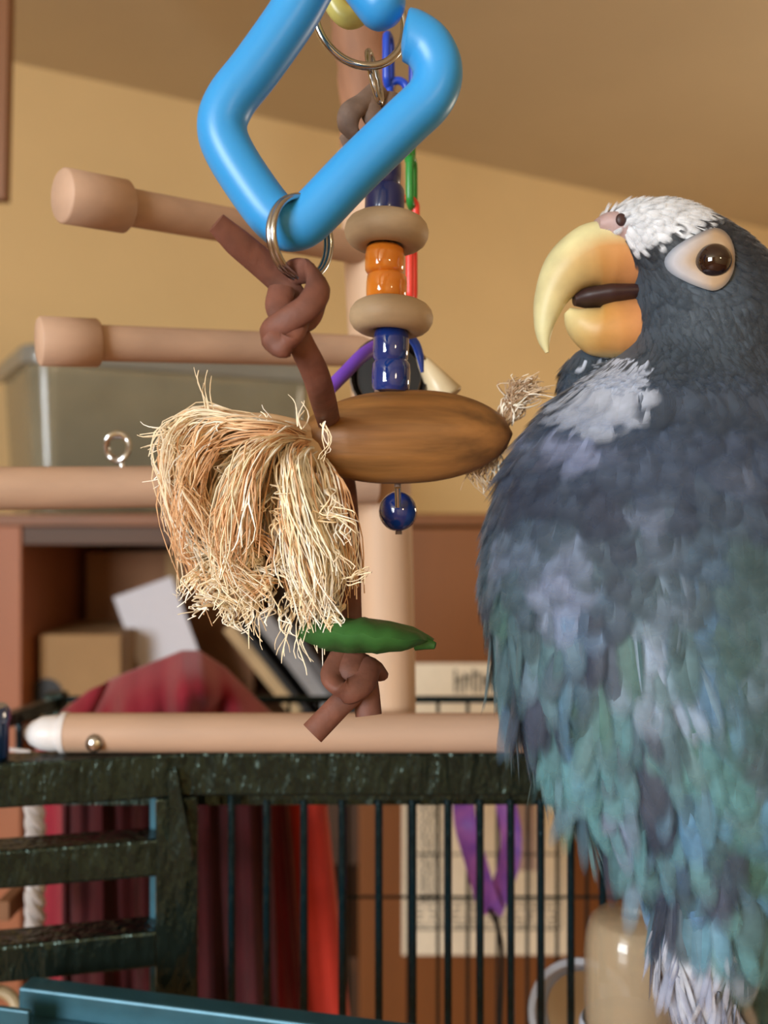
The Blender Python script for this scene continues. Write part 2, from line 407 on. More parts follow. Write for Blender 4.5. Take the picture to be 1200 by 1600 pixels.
ct = MB().obox(bc + eu*0.08 + ev*0.08 + V((0, 0, TOP+0.012)), eu*0.22, ev*0.18, V((0, 0, 0.15)))
single(ct, 'packed_carton', M_dgrey, 'dark grey carton seen dimly inside the clear storage bin', 'box', smooth=False, bevel=0.004)
ct = MB().obox(bc + eu*0.33 + ev*0.06 + V((0, 0, TOP+0.012)), eu*0.13, ev*0.2, V((0, 0, 0.19)))
single(ct, 'packed_folder', M_tan, 'tan folders seen dimly inside the clear storage bin', 'folder', smooth=False, bevel=0.004)

# ------------------------------------------------------------------ the cage
CT = EYE-0.1245                                    # top of the cage's front rail
cage = thing('bird_cage', 'dark green hammered steel bird cage with vertical bars and wooden play top', 'bird cage', (0.0, 0.66, 0))
def cpart(name, mb, m=M_cage, **kw): return mb.build(name, m, cage, **kw)
XR = 0.30; YF, YB = 0.507, 0.85
cpart('top_rail', MB().box((-0.0985, YF-0.011, CT-0.0225), (XR, YF+0.011, CT)), bevel=0.0015, smooth=False)
cpart('rail_lip', MB().box((-0.072, YF-0.004, CT-0.0262), (XR, YF+0.008, CT-0.0226)), smooth=False)
LD = V((-0.97, -0.22, 0)).normalized(); LN = V((LD.y, -LD.x, 0))        # side lattice direction and outward normal
if LN.y > 0: LN = -LN
L0 = V((-0.0985, YF, 0)); LLEN = 0.20
def lattice(z0, z1, name='cross_rail', t0=0.0, t1=LLEN, dep=0.022, m=M_cage):
    mb = MB().obox(L0 + LD*t0 + LN*0.011 + V((0, 0, EYE+z0)), LD*(t1-t0), -LN*dep, V((0, 0, z1-z0)))
    return cpart(name, mb, m, bevel=0.0015, smooth=False)
lattice(-0.147, -0.1245); lattice(-0.187, -0.168, t0=0.02); lattice(-0.2335, -0.215, t0=0.02)
lattice(-0.50, -0.48, t0=0.02)
lattice(-EYE, -0.147, 'post', 0.0, 0.0215)
lattice(-EYE, -0.147, 'post', LLEN-0.022, LLEN)
# inner stile seen in the openings, turned to the left
st = MB().obox(V((-0.1245, YF+0.002, 0.9)), V((0.011, -0.004, 0))*1.0, V((0.006, 0.016, 0))*0.6, V((0, 0, EYE-0.148-0.9)))
cpart('inner_stile', st, M_teal, smooth=False, bevel=0.0008)
# curved gusset at the corner
gp = [P(262, 1206, 0.489), P(276, 1204, 0.489), P(284, 1250, 0.489), P(298, 1320, 0.489), P(300, 1345, 0.489), P(262, 1345, 0.489), P(266, 1290, 0.489)]
mb = MB(); n = len(gp); t = V((0, 0.004, 0))
mb.add(gp + [p+t for p in gp], [tuple(range(n))[::-1], tuple(range(n, 2*n))] + [(i, (i+1) % n, n+(i+1) % n, n+i) for i in range(n)])
cpart('gusset', mb, smooth=False)
# front bars, each its own piece sharing one mesh
BB = 0.45
bar0 = MB().tube([(0, 0, BB), (0, 0, CT-0.02)], 0.0021, 8)
bar0.v = [p + V((0, YF+0.003, 0)) for p in bar0.v]
barxs = [362, 417, 475, 535, 592, 645, 700, 750, 798, 845, 892, 942, 990, 1040, 1090, 1140, 1190, 1240, 1290, 1340, 1390, 1440]
proto = cpart('bar', bar0, M_cagebar)
bx0 = lambda x: (x-600)/F*(YF+0.003)
proto.location.x = bx0(barxs[0])
for x in barxs[1:]:
    c = proto.copy(); C.objects.link(c); c.parent = cage; c.location.x = bx0(x)
# back panel
rb = cpart('back_rod', MB().tube([(-0.29, YB, EYE-0.166), (XR, YB, EYE-0.166)], 0.0033, 8), M_cagebar)
cpart('back_rod', MB().tube([(-0.29, YB, EYE-0.341), (XR, YB, EYE-0.341)], 0.0014, 8), M_cagebar)
cpart('back_rod', MB().tube([(-0.29, YB, BB), (XR, YB, BB)], 0.004, 8), M_cagebar)
bb = cpart('back_bar', MB().tube([(-0.27, YB+0.004, BB), (-0.27, YB+0.004, EYE-0.166)], 0.0016, 6), M_cagebar)
k = 1
while -0.27 + 0.0265*k < XR:
    c = bb.copy(); C.objects.link(c); c.parent = cage; c.location.x = 0.0265*k; k += 1
for x in (-0.29, XR):
    cpart('post', MB().box((x-0.008, YB-0.008, 0), (x+0.008, YB+0.008, EYE-0.16)), smooth=False)
cpart('post', MB().box((XR, YF-0.011, 0), (XR+0.022, YF+0.011, CT)), smooth=False)
cpart('side_rail', MB().bar((XR+0.008, YF+0.011, CT-0.012), (XR+0.0, YB-0.008, EYE-0.168), 0.01, 0.01), smooth=False)
cpart('side_rail', MB().bar(L0+LD*LLEN+V((0.01, 0.01, CT-0.012)), (-0.29, YB-0.008, EYE-0.168), 0.01, 0.01), smooth=False)
cpart('bottom_rail', MB().box((-0.0985, YF-0.011, BB-0.03), (XR, YF+0.011, BB)), smooth=False)
cpart('bottom_tray', MB().box((-0.27, YF+0.012, BB-0.04), (XR-0.001, YB-0.009, BB-0.02)), M_black, smooth=False)
cpart('shade_tray', MB().box((-0.20, YF+0.0125, CT-0.034), (XR-0.002, YF+0.16, CT-0.028)), M_cage, smooth=False)  # unseen solid tray, added to block light and darken the cage interior
HR = cpart('hanging_rod', MB().tube([(-0.285, 0.75, EYE-0.200), (XR+0.005, 0.75, EYE-0.200)], 0.0035, 8), M_cagebar)
for x in (-0.285, XR+0.005):
    cpart('rod_hanger', MB().tube([(x, 0.75, EYE-0.200), (x, 0.75, EYE-0.158)], 0.003, 6), M_cagebar)
# swung-out landing rail at the bottom of the picture
a = V((-0.172, 0.470, EYE-0.227)); b = V((0.05, 0.418, EYE-0.227))
d = (b-a).normalized(); nrm = V((d.y, -d.x, 0))
cpart('landing_rail', MB().obox(a + V((0, 0, -0.035)), b-a, nrm*0.012, V((0, 0, 0.035))), M_teal, smooth=False, bevel=0.0012)
cpart('landing_ledge', MB().obox(a + nrm*0.012 + V((0, 0, -0.035)), b-a, nrm*0.014, V((0, 0, 0.023))), M_teal, smooth=False, bevel=0.0012)
cpart('landing_bracket', MB().obox(a + nrm*0.026 + V((0, 0, -0.06)), d*0.017, nrm*0.003, V((0, 0, 0.059))), M_teal, smooth=False, bevel=0.0008)
cpart('bolt', MB().lathe(a + d*0.035 + nrm*0.026 + V((0, 0, -0.022)), nrm, [(0.004, 0), (0.004, 0.002), (0.002, 0.0035)], 12), M_steel_d)
cpart('landing_hinge', MB().bar(a + V((0.01, 0, -0.045)), L0 + LD*0.1 + LN*0.005 + V((0, 0, EYE-0.28)), 0.01, 0.01), M_teal, smooth=False)

# ------------------------------------------------------------------ play stand: post and perches
ps = thing('play_stand', 'upright wooden play stand post with capped dowel perches above the cage', 'perch stand', P(608, 1172, 0.522))
pts = [P(608, 1157, 0.522), P(606, 1000, 0.522), P(597, 700, 0.520), P(590, 520, 0.519), P(582, 330, 0.518), P(578, 240, 0.518)]
MB().tube(spline(pts, 4), lerpl([0.0147, 0.0147, 0.0152, 0.0160, 0.0172, 0.0175], 21), 28).build('post', M_post, ps)
pts = [P(577, 245, 0.516), P(572, 120, 0.515), P(560, 40, 0.515), P(556, -100, 0.515), P(556, -330, 0.515)]
MB().tube(spline(pts, 5), [0.0150+0.0008*math.sin(i*1.7) for i in range(21)], 20).build('branch_post', M_branch, ps)
arm = MB().tube(spline([P(556, -300, 0.515), P(552, -420, 0.42), P(548, -640, 0.32)], 5), 0.008, 14).build('hanging_arm', M_branch, ps)
def capped(p_end, p_post, r, rcap, capl, name='perch'):
    p_end, p_post = V(p_end), V(p_post); d = (p_post-p_end).normalized()
    pd = MB().tube([p_end + d*0.003, p_post], r, 24).build(name, M_beech, ps)
    MB().lathe(p_end, d, [(rcap-0.001, 0), (rcap, 0.001), (rcap, capl-0.001), (rcap-0.001, capl)], 32).build('end_cap', M_beech, pd)
capped(P(96, 305, 0.395), P(560, 388, 0.505), 0.0081, 0.0113, 0.029)
capped(P(60, 533, 0.428), P(575, 549, 0.510), 0.0083, 0.0111, 0.0265)
long_p = MB().tube([P(-260, 766, 0.425), P(585, 757, 0.500)], 0.0101, 28).build('long_perch', M_beech, ps)

# eye screw standing on the long perch
es = thing('eye_screw', 'small bright steel screw eye standing on the long dowel perch', 'screw', P(186, 730, 0.463))
c0 = P(184, 699, 0.461)
pts = []
for i in range(25):
    g = 2*math.pi*i/24
    pts.append(c0 + V((math.cos(g)*0.0053, math.sin(2*g)*0.0012, math.sin(g)*0.0062)))
MB().tube(pts, lerpl([0.0012, 0.0018, 0.0012, 0.0018, 0.0012], 25), 8, flat=1.2).build('loop', M_steel, es)
MB().tube([P(190, 722, 0.461), P(191, 738, 0.461)], 0.0012, 8).build('shank', M_steel, es)

# front dowel resting on the cage rail
fd = thing('front_dowel', 'long pale wooden dowel lying along the top rail of the cage', 'dowel', P(450, 1172, 0.497))
fy = 0.497; fz = EYE-0.1245+0.0103
fx = lambda x: (x-600)/F*fy
MB().tube([(fx(106), fy, fz), (fx(1300), fy, fz)], 0.0101, 28).build('rod', M_beech, fd)
MB().lathe((fx(106), fy, fz), (-1, 0, 0), [(0.0104, 0), (0.0106, 0.0008), (0.0106, 0.0030), (0.0100, 0.0034)], 28).build('washer', M_white, fd)
MB().lathe((fx(96), fy, fz-0.0003), (-1, 0, 0), [(0.0088, 0), (0.0093, 0.004), (0.0086, 0.010), (0.0060, 0.0155), (0.002, 0.019)], 24).build('end_cone', M_white, fd)
sw = MB().lathe((fx(157), fy-0.0095, fz-0.003), (0, -1, 0.1), [(0.0045, 0), (0.0047, 0.0012), (0.0035, 0.0028), (0.001, 0.0034)], 14).build('screw_head', M_steel, fd)

# blue cap at the left edge on the cage rail
bcap = thing('blue_bottle_stopper', 'deep blue ribbed plastic cap at the left end of the front dowel', 'stopper', V((-0.208, 0.490, CT+0.0)))
MB().lathe((-0.2045, 0.486, CT), (0, 0, 1), [(0.013, 0), (0.0138, 0.001), (0.0138, 0.018), (0.0146, 0.0185), (0.0146, 0.0235), (0.0130, 0.026)], 30).build('cap_shell', M_bluecap, bcap)
for k in range(10):
    g = math.radians(200 + k*16)
    MB().tube([V((-0.2045+0.0139*math.cos(g), 0.486+0.0139*math.sin(g), CT+0.001)), V((-0.2045+0.0139*math.cos(g), 0.486+0.0139*math.sin(g), CT+0.018))], 0.0008, 6).build('rib', M_bluecap, bcap)

# ------------------------------------------------------------------ red blanket bunched over the hanging rod inside the cage
bl = thing('red_blanket', 'crimson fleece blanket bunched over a rod inside the cage', 'blanket', (-0.15, 0.75, EYE-0.47))
ridge = ([52, 100, 140, 180, 240, 285, 310, 350, 410, 470, 500], [1190, 1114, 1082, 1062, 1038, 1020, 1020, 1046, 1106, 1170, 1188])
def blanket_pt(u, t):
    # u across (0 left .. 1 right), t down the front (0 at the ridge, 1 at the hem); negative t is the rear fall
    x_r = 52 + u*448
    yr = np.interp(x_r, *ridge)
    if t >= 0:
        xe = 52 + u*(448 + 55*t)
        y = yr + (1700-yr)*t
        fold = math.sin(u*31 + 1.2*math.sin(t*3)) * 0.010 + math.sin(u*67+2)*0.004
        bulge = 0.055*math.exp(-((t-0.10)/0.10)**2)*math.exp(-((u-0.55)/0.28)**2)
        arch = 0.020*math.exp(-((x_r-335)/38)**2 - ((y-1108)/24)**2)
        arch += 0.012*math.exp(-((x_r-150 - (1110-y)*0.5)/9)**2)*(1 if y < 1160 else 0)
        d = 0.735 - 0.02*(1-math.exp(-t*14)) + fold*min(1, 0.25+t*5) - bulge + arch
        return P(xe, y, d) + V((0, 0, 0))
    y = yr + (1560-yr)*(-t)
    d = 0.765 + 0.02*(1-math.exp(t*14)) + math.sin(u*23)*0.006*min(1, -t*5)
    return P(52+u*448, 800+(y-800)*0.735/d, d)
NU, NT = 90, 70
vs = []; fs = []
ts = [-0.9, -0.6, -0.3, -0.1, -0.03] + [(i/NT)**1.3 for i in range(NT+1)]
for t in ts:
    for i in range(NU+1): vs.append(blanket_pt(i/NU, t))
for j in range(len(ts)-1):
    for i in range(NU): fs.append((j*(NU+1)+i, (j+1)*(NU+1)+i, (j+1)*(NU+1)+i+1, j*(NU+1)+i+1))
mb = MB(); ne = 12                                  # the last columns are the orange-red hem
main = [f for k, f in enumerate(fs) if k % NU < NU-ne]; hem = [f for k, f in enumerate(fs) if k % NU >= NU-ne]
def sub(fs_):
    idx = sorted({i for f in fs_ for i in f}); mp = {a: b for b, a in enumerate(idx)}
    return MB().add([vs[i] for i in idx], [tuple(mp[i] for i in f) for f in fs_])
sub(main).build('fleece', M_red, bl, solid=0.004)
ob = sub(hem).build('hem', M_redor, bl, solid=0.0042); ob['label'] = 'orange-red hem band'

# dark sheet added before the blanket, its colour imitating the cage's inner shade
tw = thing('shade_sheet', 'added dark maroon sheet imitating shade over the red blanket inside the cage', 'shade sheet', P(265, 1700, 0.69))
M_shade_maroon = mat('shade_maroon', rgb(66, 8, 16), 0.95, var=0.25, scale=40, sheen=0.15, bump=0.4, bscale=700, dist=0.001)
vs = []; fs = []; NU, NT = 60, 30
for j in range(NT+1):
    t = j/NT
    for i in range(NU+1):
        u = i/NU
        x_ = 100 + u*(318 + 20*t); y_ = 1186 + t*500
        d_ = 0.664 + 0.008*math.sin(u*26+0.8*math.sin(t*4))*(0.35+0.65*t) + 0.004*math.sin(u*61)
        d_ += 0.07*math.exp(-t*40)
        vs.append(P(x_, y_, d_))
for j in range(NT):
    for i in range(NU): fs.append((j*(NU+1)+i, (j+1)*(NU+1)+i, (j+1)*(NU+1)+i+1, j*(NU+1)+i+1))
MB().add(vs, fs).build('shade_cloth', M_shade_maroon, tw, solid=0.003)

# ------------------------------------------------------------------ purple ribbon with a hook wire inside the cage
rbn = thing('purple_ribbon', 'purple ribbon loop hanging behind the cage bars before the calendar', 'ribbon', P(765, 1420, 0.72))
def ribbon(pts, wd, th=0.0016):
    mb = MB(); pts = spline(pts, 8); vs = []; n = len(pts)
    for i, p in enumerate(pts):
        t = (pts[min(i+1, n-1)]-pts[max(i-1, 0)]).normalized()
        s_ = t.cross(V((0.3*math.sin(i*0.15), 1, 0))).normalized(); nn = s_.cross(t)
        w_ = wd*(0.5 if i in (0, n-1) else 0.5)
        vs += [p-s_*w_-nn*th, p-nn*th*0.2+nn*0.002, p+s_*w_-nn*th, p+s_*w_+nn*th, p+nn*0.004, p-s_*w_+nn*th]
    fs = []
    for i in range(n-1):
        for k in range(6): fs.append((i*6+k, i*6+(k+1) % 6, (i+1)*6+(k+1) % 6, (i+1)*6+k))
    fs += [tuple(range(6))[::-1], tuple((n-1)*6+k for k in range(6))]
    return mb.add(vs, fs)
ribbon([P(724, 1195, 0.75), P(724, 1240, 0.735), P(728, 1290, 0.72), P(743, 1345, 0.72), P(757, 1395, 0.72), P(768, 1425, 0.72)], 0.0165).build('band', M_ribbon, rbn)
ribbon([P(785, 1195, 0.75), P(788, 1240, 0.74), P(798, 1300, 0.735), P(795, 1350, 0.73), P(780, 1395, 0.725), P(768, 1425, 0.722)], 0.0160).build('band', M_ribbon, rbn)
MB().tube(spline([P(764, 1420, 0.72), P(776, 1445, 0.72), P(785, 1490, 0.72), P(782, 1610, 0.72)], 6), 0.0016, 8).build('hook_wire', M_black, rbn)

# ------------------------------------------------------------------ white rope toy seen through the side lattice
rt = thing('white_rope_toy', 'white twisted rope with orange disc hanging behind the side lattice', 'rope', P(50, 1460, 0.60))
LRX = P(48, 1240, 0.60)
for k in range(3):
    pts = []
    for i in range(60):
        t = i/59; g = t*30 + k*2.094
        c = P(47 + 16*t + 4*math.sin(t*6), 1200 + 330*t, 0.60)
        pts.append(c + V((0.0032*math.cos(g), 0.0032*math.sin(g), 0)))
    MB().tube(pts, 0.0034, 7).build('strand', M_white, rt)
MB().lathe(P(53, 1243, 0.6), (0.1, 0, 1), [(0.006, 0), (0.0115, 0.0005), (0.0115, 0.004), (0.006, 0.0045)], 24).build('disc', M_redor, rt)
MB().box(P(-6, 1440, 0.605), P(38, 1385, 0.63)).build('block', M_cardd, rt, smooth=False, bevel=0.001)
MB().tube([P(47, 1202, 0.60), V((P(47, 1150, 0.60).x, 0.60, EYE-0.150)), V((-0.27, 0.62, EYE-0.150))], 0.0012, 6).build('cord', M_white, rt)
rp = thing('rope_coil', 'beige rope loop below the side lattice at the lower left', 'rope', P(-10, 1640, 0.55))
MB().ring(P(-10, 1590, 0.55), V((1, 0, 0)), V((0, 0.3, 0.95)), 0.014, 0.0035, 30, 8).build('loop', M_cream, rp)
MB().tube(spline([P(-10, 1552, 0.552), P(-14, 1450, 0.555), P(-30, 1260, 0.56)], 5), 0.0035, 8).build('tail', M_cream, rp)

# ------------------------------------------------------------------ feeder bottles and white cup at the lower right
def bottle(name, cx, ytop, d, r, label):
    t = thing(name, label, 'bottle', P(cx, 1660, d)); c = P(cx, 1660, d); zt = P(cx, ytop, d).z - c.z
    zc = P(cx, 1592, d).z - c.z
    MB().lathe(c, (0, 0, 1), [(r*0.985, zc-0.004), (r, zc+0.002), (r*1.0, zt*0.72), (r*0.97, zt-0.010), (r*0.90, zt-0.004), (r*0.78, zt-0.001), (r*0.3, zt), (r*0.28, zt-0.002), (r*0.76, zt-0.003), (r*0.94, zt-0.012), (r*0.965, zc)], 36).build('flask', M_jar, t)
    MB().lathe(c, (0, 0, 1), [(r*1.08, 0), (r*1.10, 0.002), (r*1.10, zc-0.003), (r*1.04, zc-0.001), (r*1.03, zc-0.006)], 36).build('collar', M_white_b, t)
    MB().bar(c + V((0.0, r*0.9, zc-0.012)), V((c.x, YF-0.012, c.z+zc-0.012)), 0.008, 0.008).build('bracket', M_white_b, t, smooth=False)
bottle('feeder_bottle', 988, 1428, 0.445, 0.0220, 'frosted beige feeder bottle with white collar beside the parrot leg')
bottle('feeder_bottle', 1248, 1478, 0.43, 0.0240, 'frosted beige feeder bottle at the lower right edge behind the parrot')
cup = thing('feeder_cup', 'round white feeder cup clipped to the cage bars behind the beige bottle', 'cup', P(915, 1660, 0.535))
ax = V((-0.35, -1, 0.25)).normalized(); cc = P(918, 1575, 0.545)
MB().lathe(cc, ax, [(0.010, 0.0), (0.024, 0.001), (0.0285, 0.010), (0.0300, 0.019), (0.0300, 0.021), (0.0265, 0.021), (0.0250, 0.012), (0.020, 0.006)], 40).build('bowl', M_white_b, cup)
MB().lathe(cc + ax*0.007, ax, [(0.019, 0), (0.0215, 0.003), (0.012, 0.006)], 30).build('seed_mix', M_card, cup)

# ------------------------------------------------------------------ hanging leather and link toy
TOYZ = P(470, 1150, 0.30)
lt = thing('link_toy', 'sky blue plastic link toy with knotted brown leather strip and green chip', 'bird toy', TOYZ)
dl = 0.285
cl = [(618, 34), (590, 0), (560, -38), (530, -60), (498, -44), (455, 28), (400, 106), (360, 158), (347, 200), (362, 244), (408, 314), (436, 345), (458, 353), (486, 338), (556, 266), (630, 194), (672, 152), (684, 112), (670, 76), (646, 58), (630, 54)]
pts = spline([P(x, y, dl) for x, y in cl], 7)
rr = [px(39, dl)]*len(pts)
for k, f in ((0, 0.30), (1, 0.62), (2, 0.80), (3, 0.90), (4, 0.96)): rr[k] *= f; rr[-1-k] *= min(1, f+0.12)
MB().tube(pts, rr, 24).build('chain_link', M_blue, lt)
# thin inner seam along the link, left by moulding
cring = P(470, 372, 0.283)
e1 = V((0.62, 0.78, 0)).normalized()
for k, o in enumerate((-0.0009, 0.0009)):
    MB().ring(cring + V((0.7, -0.55, 0))*o, e1, V((0.05, 0, 1)), 0.0122, 0.0010, 44, 8, R2=0.0118).build('split_ring', M_steel, lt)
def strap(pts, wd, th, name, m=M_leather, up=(0, 1, 0), parent=lt, n=6):
    sp = spline([P(*p) for p in pts], n)
    k = len(sp); wds = [wd]*k if not hasattr(wd, '__len__') else lerpl(wd, k)
    return MB().tube(sp, [w_/2 for w_ in wds], 12, flat=th/wd if not hasattr(wd, '__len__') else th/max(wd), up=None if up is None else V(up).cross(sp[1]-sp[0])).build(name, m, parent)
strap([(338, 348, 0.272), (370, 378, 0.276), (410, 412, 0.281), (440, 440, 0.284), (462, 470, 0.285)], [0.0062, 0.0082, 0.0086, 0.0086, 0.008], 0.0034, 'strap_tail')
strap([(448, 440, 0.286), (462, 425, 0.283), (486, 426, 0.279), (497, 450, 0.275), (482, 478, 0.272), (450, 500, 0.272), (424, 520, 0.275), (424, 540, 0.281)], 0.0078, 0.0045, 'leather_knot')
strap([(440, 452, 0.282), (436, 480, 0.279), (452, 505, 0.276), (478, 500, 0.278), (490, 470, 0.282)], 0.0080, 0.0045, 'knot_turn')
strap([(424, 525, 0.274), (440, 540, 0.272), (458, 528, 0.273), (468, 500, 0.277)], 0.0074, 0.0045, 'knot_turn')
strap([(455, 500, 0.279), (472, 540, 0.279), (492, 582, 0.285), (506, 628, 0.300), (522, 690, 0.366), (540, 760, 0.366), (546, 850, 0.345), (548, 940, 0.330), (549, 1000, 0.325)], [0.0070, 0.0076, 0.0082, 0.0082, 0.008, 0.008, 0.008, 0.0075, 0.0075], 0.0034, 'leather_strip')
gc = P(570, 996, 0.325)
mb = MB().lathe(gc - V((0, 0, 0.0035)), V((0.05, 0.115, 1)), [(0.012, -0.0012), (0.0185, 0.0005), (0.0215, 0.0025), (0.0225, 0.0045), (0.0205, 0.0070), (0.015, 0.0092), (0.008, 0.0098)], 40)
for p in mb.v:
    p.x += 0.0015*math.sin((p.y-gc.y)*300); p.z = gc.z + (p.z-gc.z)*(1 - 18*max(0, p.x-gc.x)) + 0.0006*math.sin(p.x*700) - 0.02*max(0, p.x-gc.x)
mb.build('green_chip', M_green, lt)
MB().tube([P(650, 1003, 0.325), P(666, 1005, 0.324), P(680, 1009, 0.323)], [0.003, 0.0022, 0.0012], 8).build('chip_splinter', M_green, lt)
strap([(549, 1000, 0.325), (530, 1035, 0.318), (520, 1060, 0.314), (540, 1080, 0.311), (566, 1068, 0.313), (578, 1040, 0.319), (590, 1052, 0.325)], 0.0086, 0.0055, 'leather_knot')
strap([(556, 1020, 0.320), (548, 1050, 0.315), (552, 1078, 0.316), (530, 1102, 0.314), (488, 1146, 0.312)], [0.008, 0.009, 0.0085, 0.0080, 0.0082], 0.005, 'strap_tail')
strap([(560, 1030, 0.326), (570, 1070, 0.320), (576, 1118, 0.318)], [0.008, 0.0092, 0.0088], 0.006, 'strap_tail')

# yellow link and steel ring the toys hang from
yl = thing('yellow_link', 'pale yellow plastic link at the very top behind the blue link', 'chain link', P(545, 42, 0.31))
MB().tube(spline([P(520, -140, 0.31), P(510, -60, 0.31), P(520, 0, 0.31), P(545, 28, 0.31), (P(572, 8, 0.31)), P(585, -60, 0.31), P(578, -140, 0.31), P(548, -175, 0.31)], 7, closed=True), px(17, 0.31), 14, closed=True).build('link', M_yellowp, yl)
MB().tube([P(548, -178, 0.31), P(548, -420, 0.31), P(548, -655, 0.318)], 0.0014, 8).build('hanger_wire', M_steel_d, yl)
rg = thing('steel_ring', 'large bright steel ring hanging behind the top of the blue link', 'ring', P(562, 108, 0.318))
MB().ring(P(563, 30, 0.316), V((0.92, 0.30, -0.25)).normalized(), V((0.2, 0.12, 0.97)).normalized(), px(74, 0.316), px(6.5, 0.316), 48, 10).build('hoop', M_steel, rg)
MB().ring(P(585, 120, 0.322), V((0.35, 0.93, 0)), V((0.22, 0, -1)).normalized(), px(17, 0.322), px(5, 0.322), 32, 8, R2=px(40, 0.322)).build('small_hoop', M_steel, rg)

# ------------------------------------------------------------------ bead string toy with pod and sisal tassels
BDP = 0.345
bt = thing('bead_toy', 'string of wooden rings and beads above a brown pod with frayed sisal', 'bird toy', P(620, 1020, BDP))
def bbar(cx, cy, w_, h_, m, name='bead', d=BDP, tilt=0.04, n=28):
    c = P(cx, cy, d); r = px(w_, d)/2; h = px(h_, d)/2
    prof = [(r*0.55, -h), (r*0.85, -h*0.97), (r*0.97, -h*0.75), (r, -h*0.3), (r, h*0.3), (r*0.97, h*0.75), (r*0.85, h*0.97), (r*0.55, h)]
    return MB().lathe(c, V((tilt, 0.05, 1)), prof, n).build(name, m, bt)
MB().tube([P(594, 150, BDP), P(600, 300, BDP), P(612, 500, BDP), P(620, 690, BDP), P(623, 835, BDP)], 0.0012, 8).build('cord', M_leather_g, bt)
bbar(601, 318, 62, 56, M_navy); bbar(597, 270, 60, 50, M_navy)
for cx, cy in ((604, 363), (611, 496)):
    c = P(cx, cy, BDP); ax = V((0.05, 0.06, 1)).normalized(); e1 = ax.orthogonal().normalized()
    MB().tube([c + (e1*math.cos(g) + ax.cross(e1)*math.sin(g))*px(41, BDP) for g in [2*math.pi*i/40 for i in range(40)]], px(25, BDP), 16, closed=True).build('wooden_ring', M_ringwood, bt)
bbar(601, 407, 62, 44, M_orange); bbar(604, 449, 64, 44, M_orange)
bbar(611, 540, 56, 52, M_cobalt); bbar(611, 588, 60, 50, M_cobalt)
# pod
c = P(632, 684, BDP); R = px(71, BDP); L = px(172, BDP)
vs = []; fs = []; nn, mm = 32, 30
pax = V((1, 0.10, 0.045)).normalized(); pe2 = V((0, 0, 1)); pe1 = pax.cross(pe2).normalized(); pe2 = pe1.cross(pax)
for i in range(mm+1):
    t = -1 + 2*i/mm
    r = R*(1-abs(t)**2.3)**0.62 + 0.0004
    for k in range(nn):
        g = 2*math.pi*k/nn
        w_ = 1 + 0.02*math.sin(5*g+1) + 0.015*math.sin(9*g)
        vs.append(c + pax*(L*t) + (pe1*math.cos(g)*0.8 + pe2*math.sin(g))*r*w_)
for i in range(mm):
    for k in range(nn):
        l = (k+1) % nn
        fs.append((i*nn+k, i*nn+l, (i+1)*nn+l, (i+1)*nn+k))
MB().add(vs, fs).build('pod', M_pod, bt)
MB().sphere(P(622, 799, BDP), px(30, BDP), 24, 14, (1, 1, 1.05)).build('bead', M_cobalt, bt)
MB().tube([P(621, 762, BDP-0.012), P(622, 792, BDP-0.0095)], 0.0011, 8).build('pin', M_steel, bt)
# grey leather knot at the top of the string
def gstrap(pts, wd, th=0.0045, name='leather_knot'):
    sp = spline([P(*p) for p in pts], 6); return MB().tube(sp, wd/2, 12, flat=th/wd, up=V((0, 1, 0)).cross(sp[1]-sp[0])).build(name, M_leather_g, bt)
gstrap([(592, 140, 0.345), (570, 160, 0.338), (548, 175, 0.334), (545, 200, 0.336), (566, 222, 0.341), (590, 236, 0.345)], 0.0082)
gstrap([(608, 150, 0.347), (604, 185, 0.342), (586, 215, 0.338), (560, 232, 0.338), (548, 215, 0.345)], 0.0085, name='knot_turn')
gstrap([(572, 155, 0.340), (585, 185, 0.336), (606, 205, 0.338), (612, 240, 0.344)], 0.0078, name='knot_turn')
gstrap([(596, 205, 0.343), (600, 250, 0.345), (602, 300, 0.346)], 0.0070, name='strap_tail')

# sisal strands
def strands(guides, spread, rbase, tones, seed, name, parent):
    r_ = random.Random(seed); mb = MB()
    for pts, cnt, sp, endj in guides:
        tone = tones[r_.randrange(len(tones))]
        for _ in range(cnt):
            off = V((r_.gauss(0, sp), r_.gauss(0, sp), r_.gauss(0, sp)))
            q = []
            for i, p in enumerate(pts):
                t = i/(len(pts)-1)
                q.append(V(p) + off*(0.35+0.9*t) + V((r_.gauss(0, 1), r_.gauss(0, 1), r_.gauss(0, 1)))*endj*t)
            cut = r_.uniform(0.72, 1.0)
            s_ = spline(q, 4); s_ = s_[:max(4, int(len(s_)*cut))]
            ph = r_.uniform(0, 6); am = r_.uniform(0, 0.0017)
            s_ = [p + V((math.sin(i*0.9+ph), math.cos(i*0.7+ph), 0))*am for i, p in enumerate(s_)]
            c0 = tone if r_.random() < 0.75 else tones[r_.randrange(len(tones))]
            k = r_.uniform(0.85, 1.12); c0 = tuple(min(1, x*k) for x in c0)
            m = len(s_)
            mb.tube(s_, [rbase*r_.uniform(0.6, 1.3)*(1-0.6*i/m) for i in range(m)], 4, caps=False, col=c0)
    o = mb.build(name, M_fibre, parent); o['kind'] = 'stuff'; return o
tn = [rgb(246, 232, 204), rgb(242, 222, 186), rgb(232, 196, 154), rgb(252, 246, 232), rgb(220, 174, 130)]
g = []; r_ = random.Random(3)
def G(pts, cnt, sp=0.002, ej=0.0012, d=0.325):
    g.append(([P(x + r_.gauss(0, 5), y + r_.gauss(0, 5), dd) for x, y, dd in [(p + (d,))[:3] if len(p) == 2 else p for p in pts]], cnt, sp, ej))
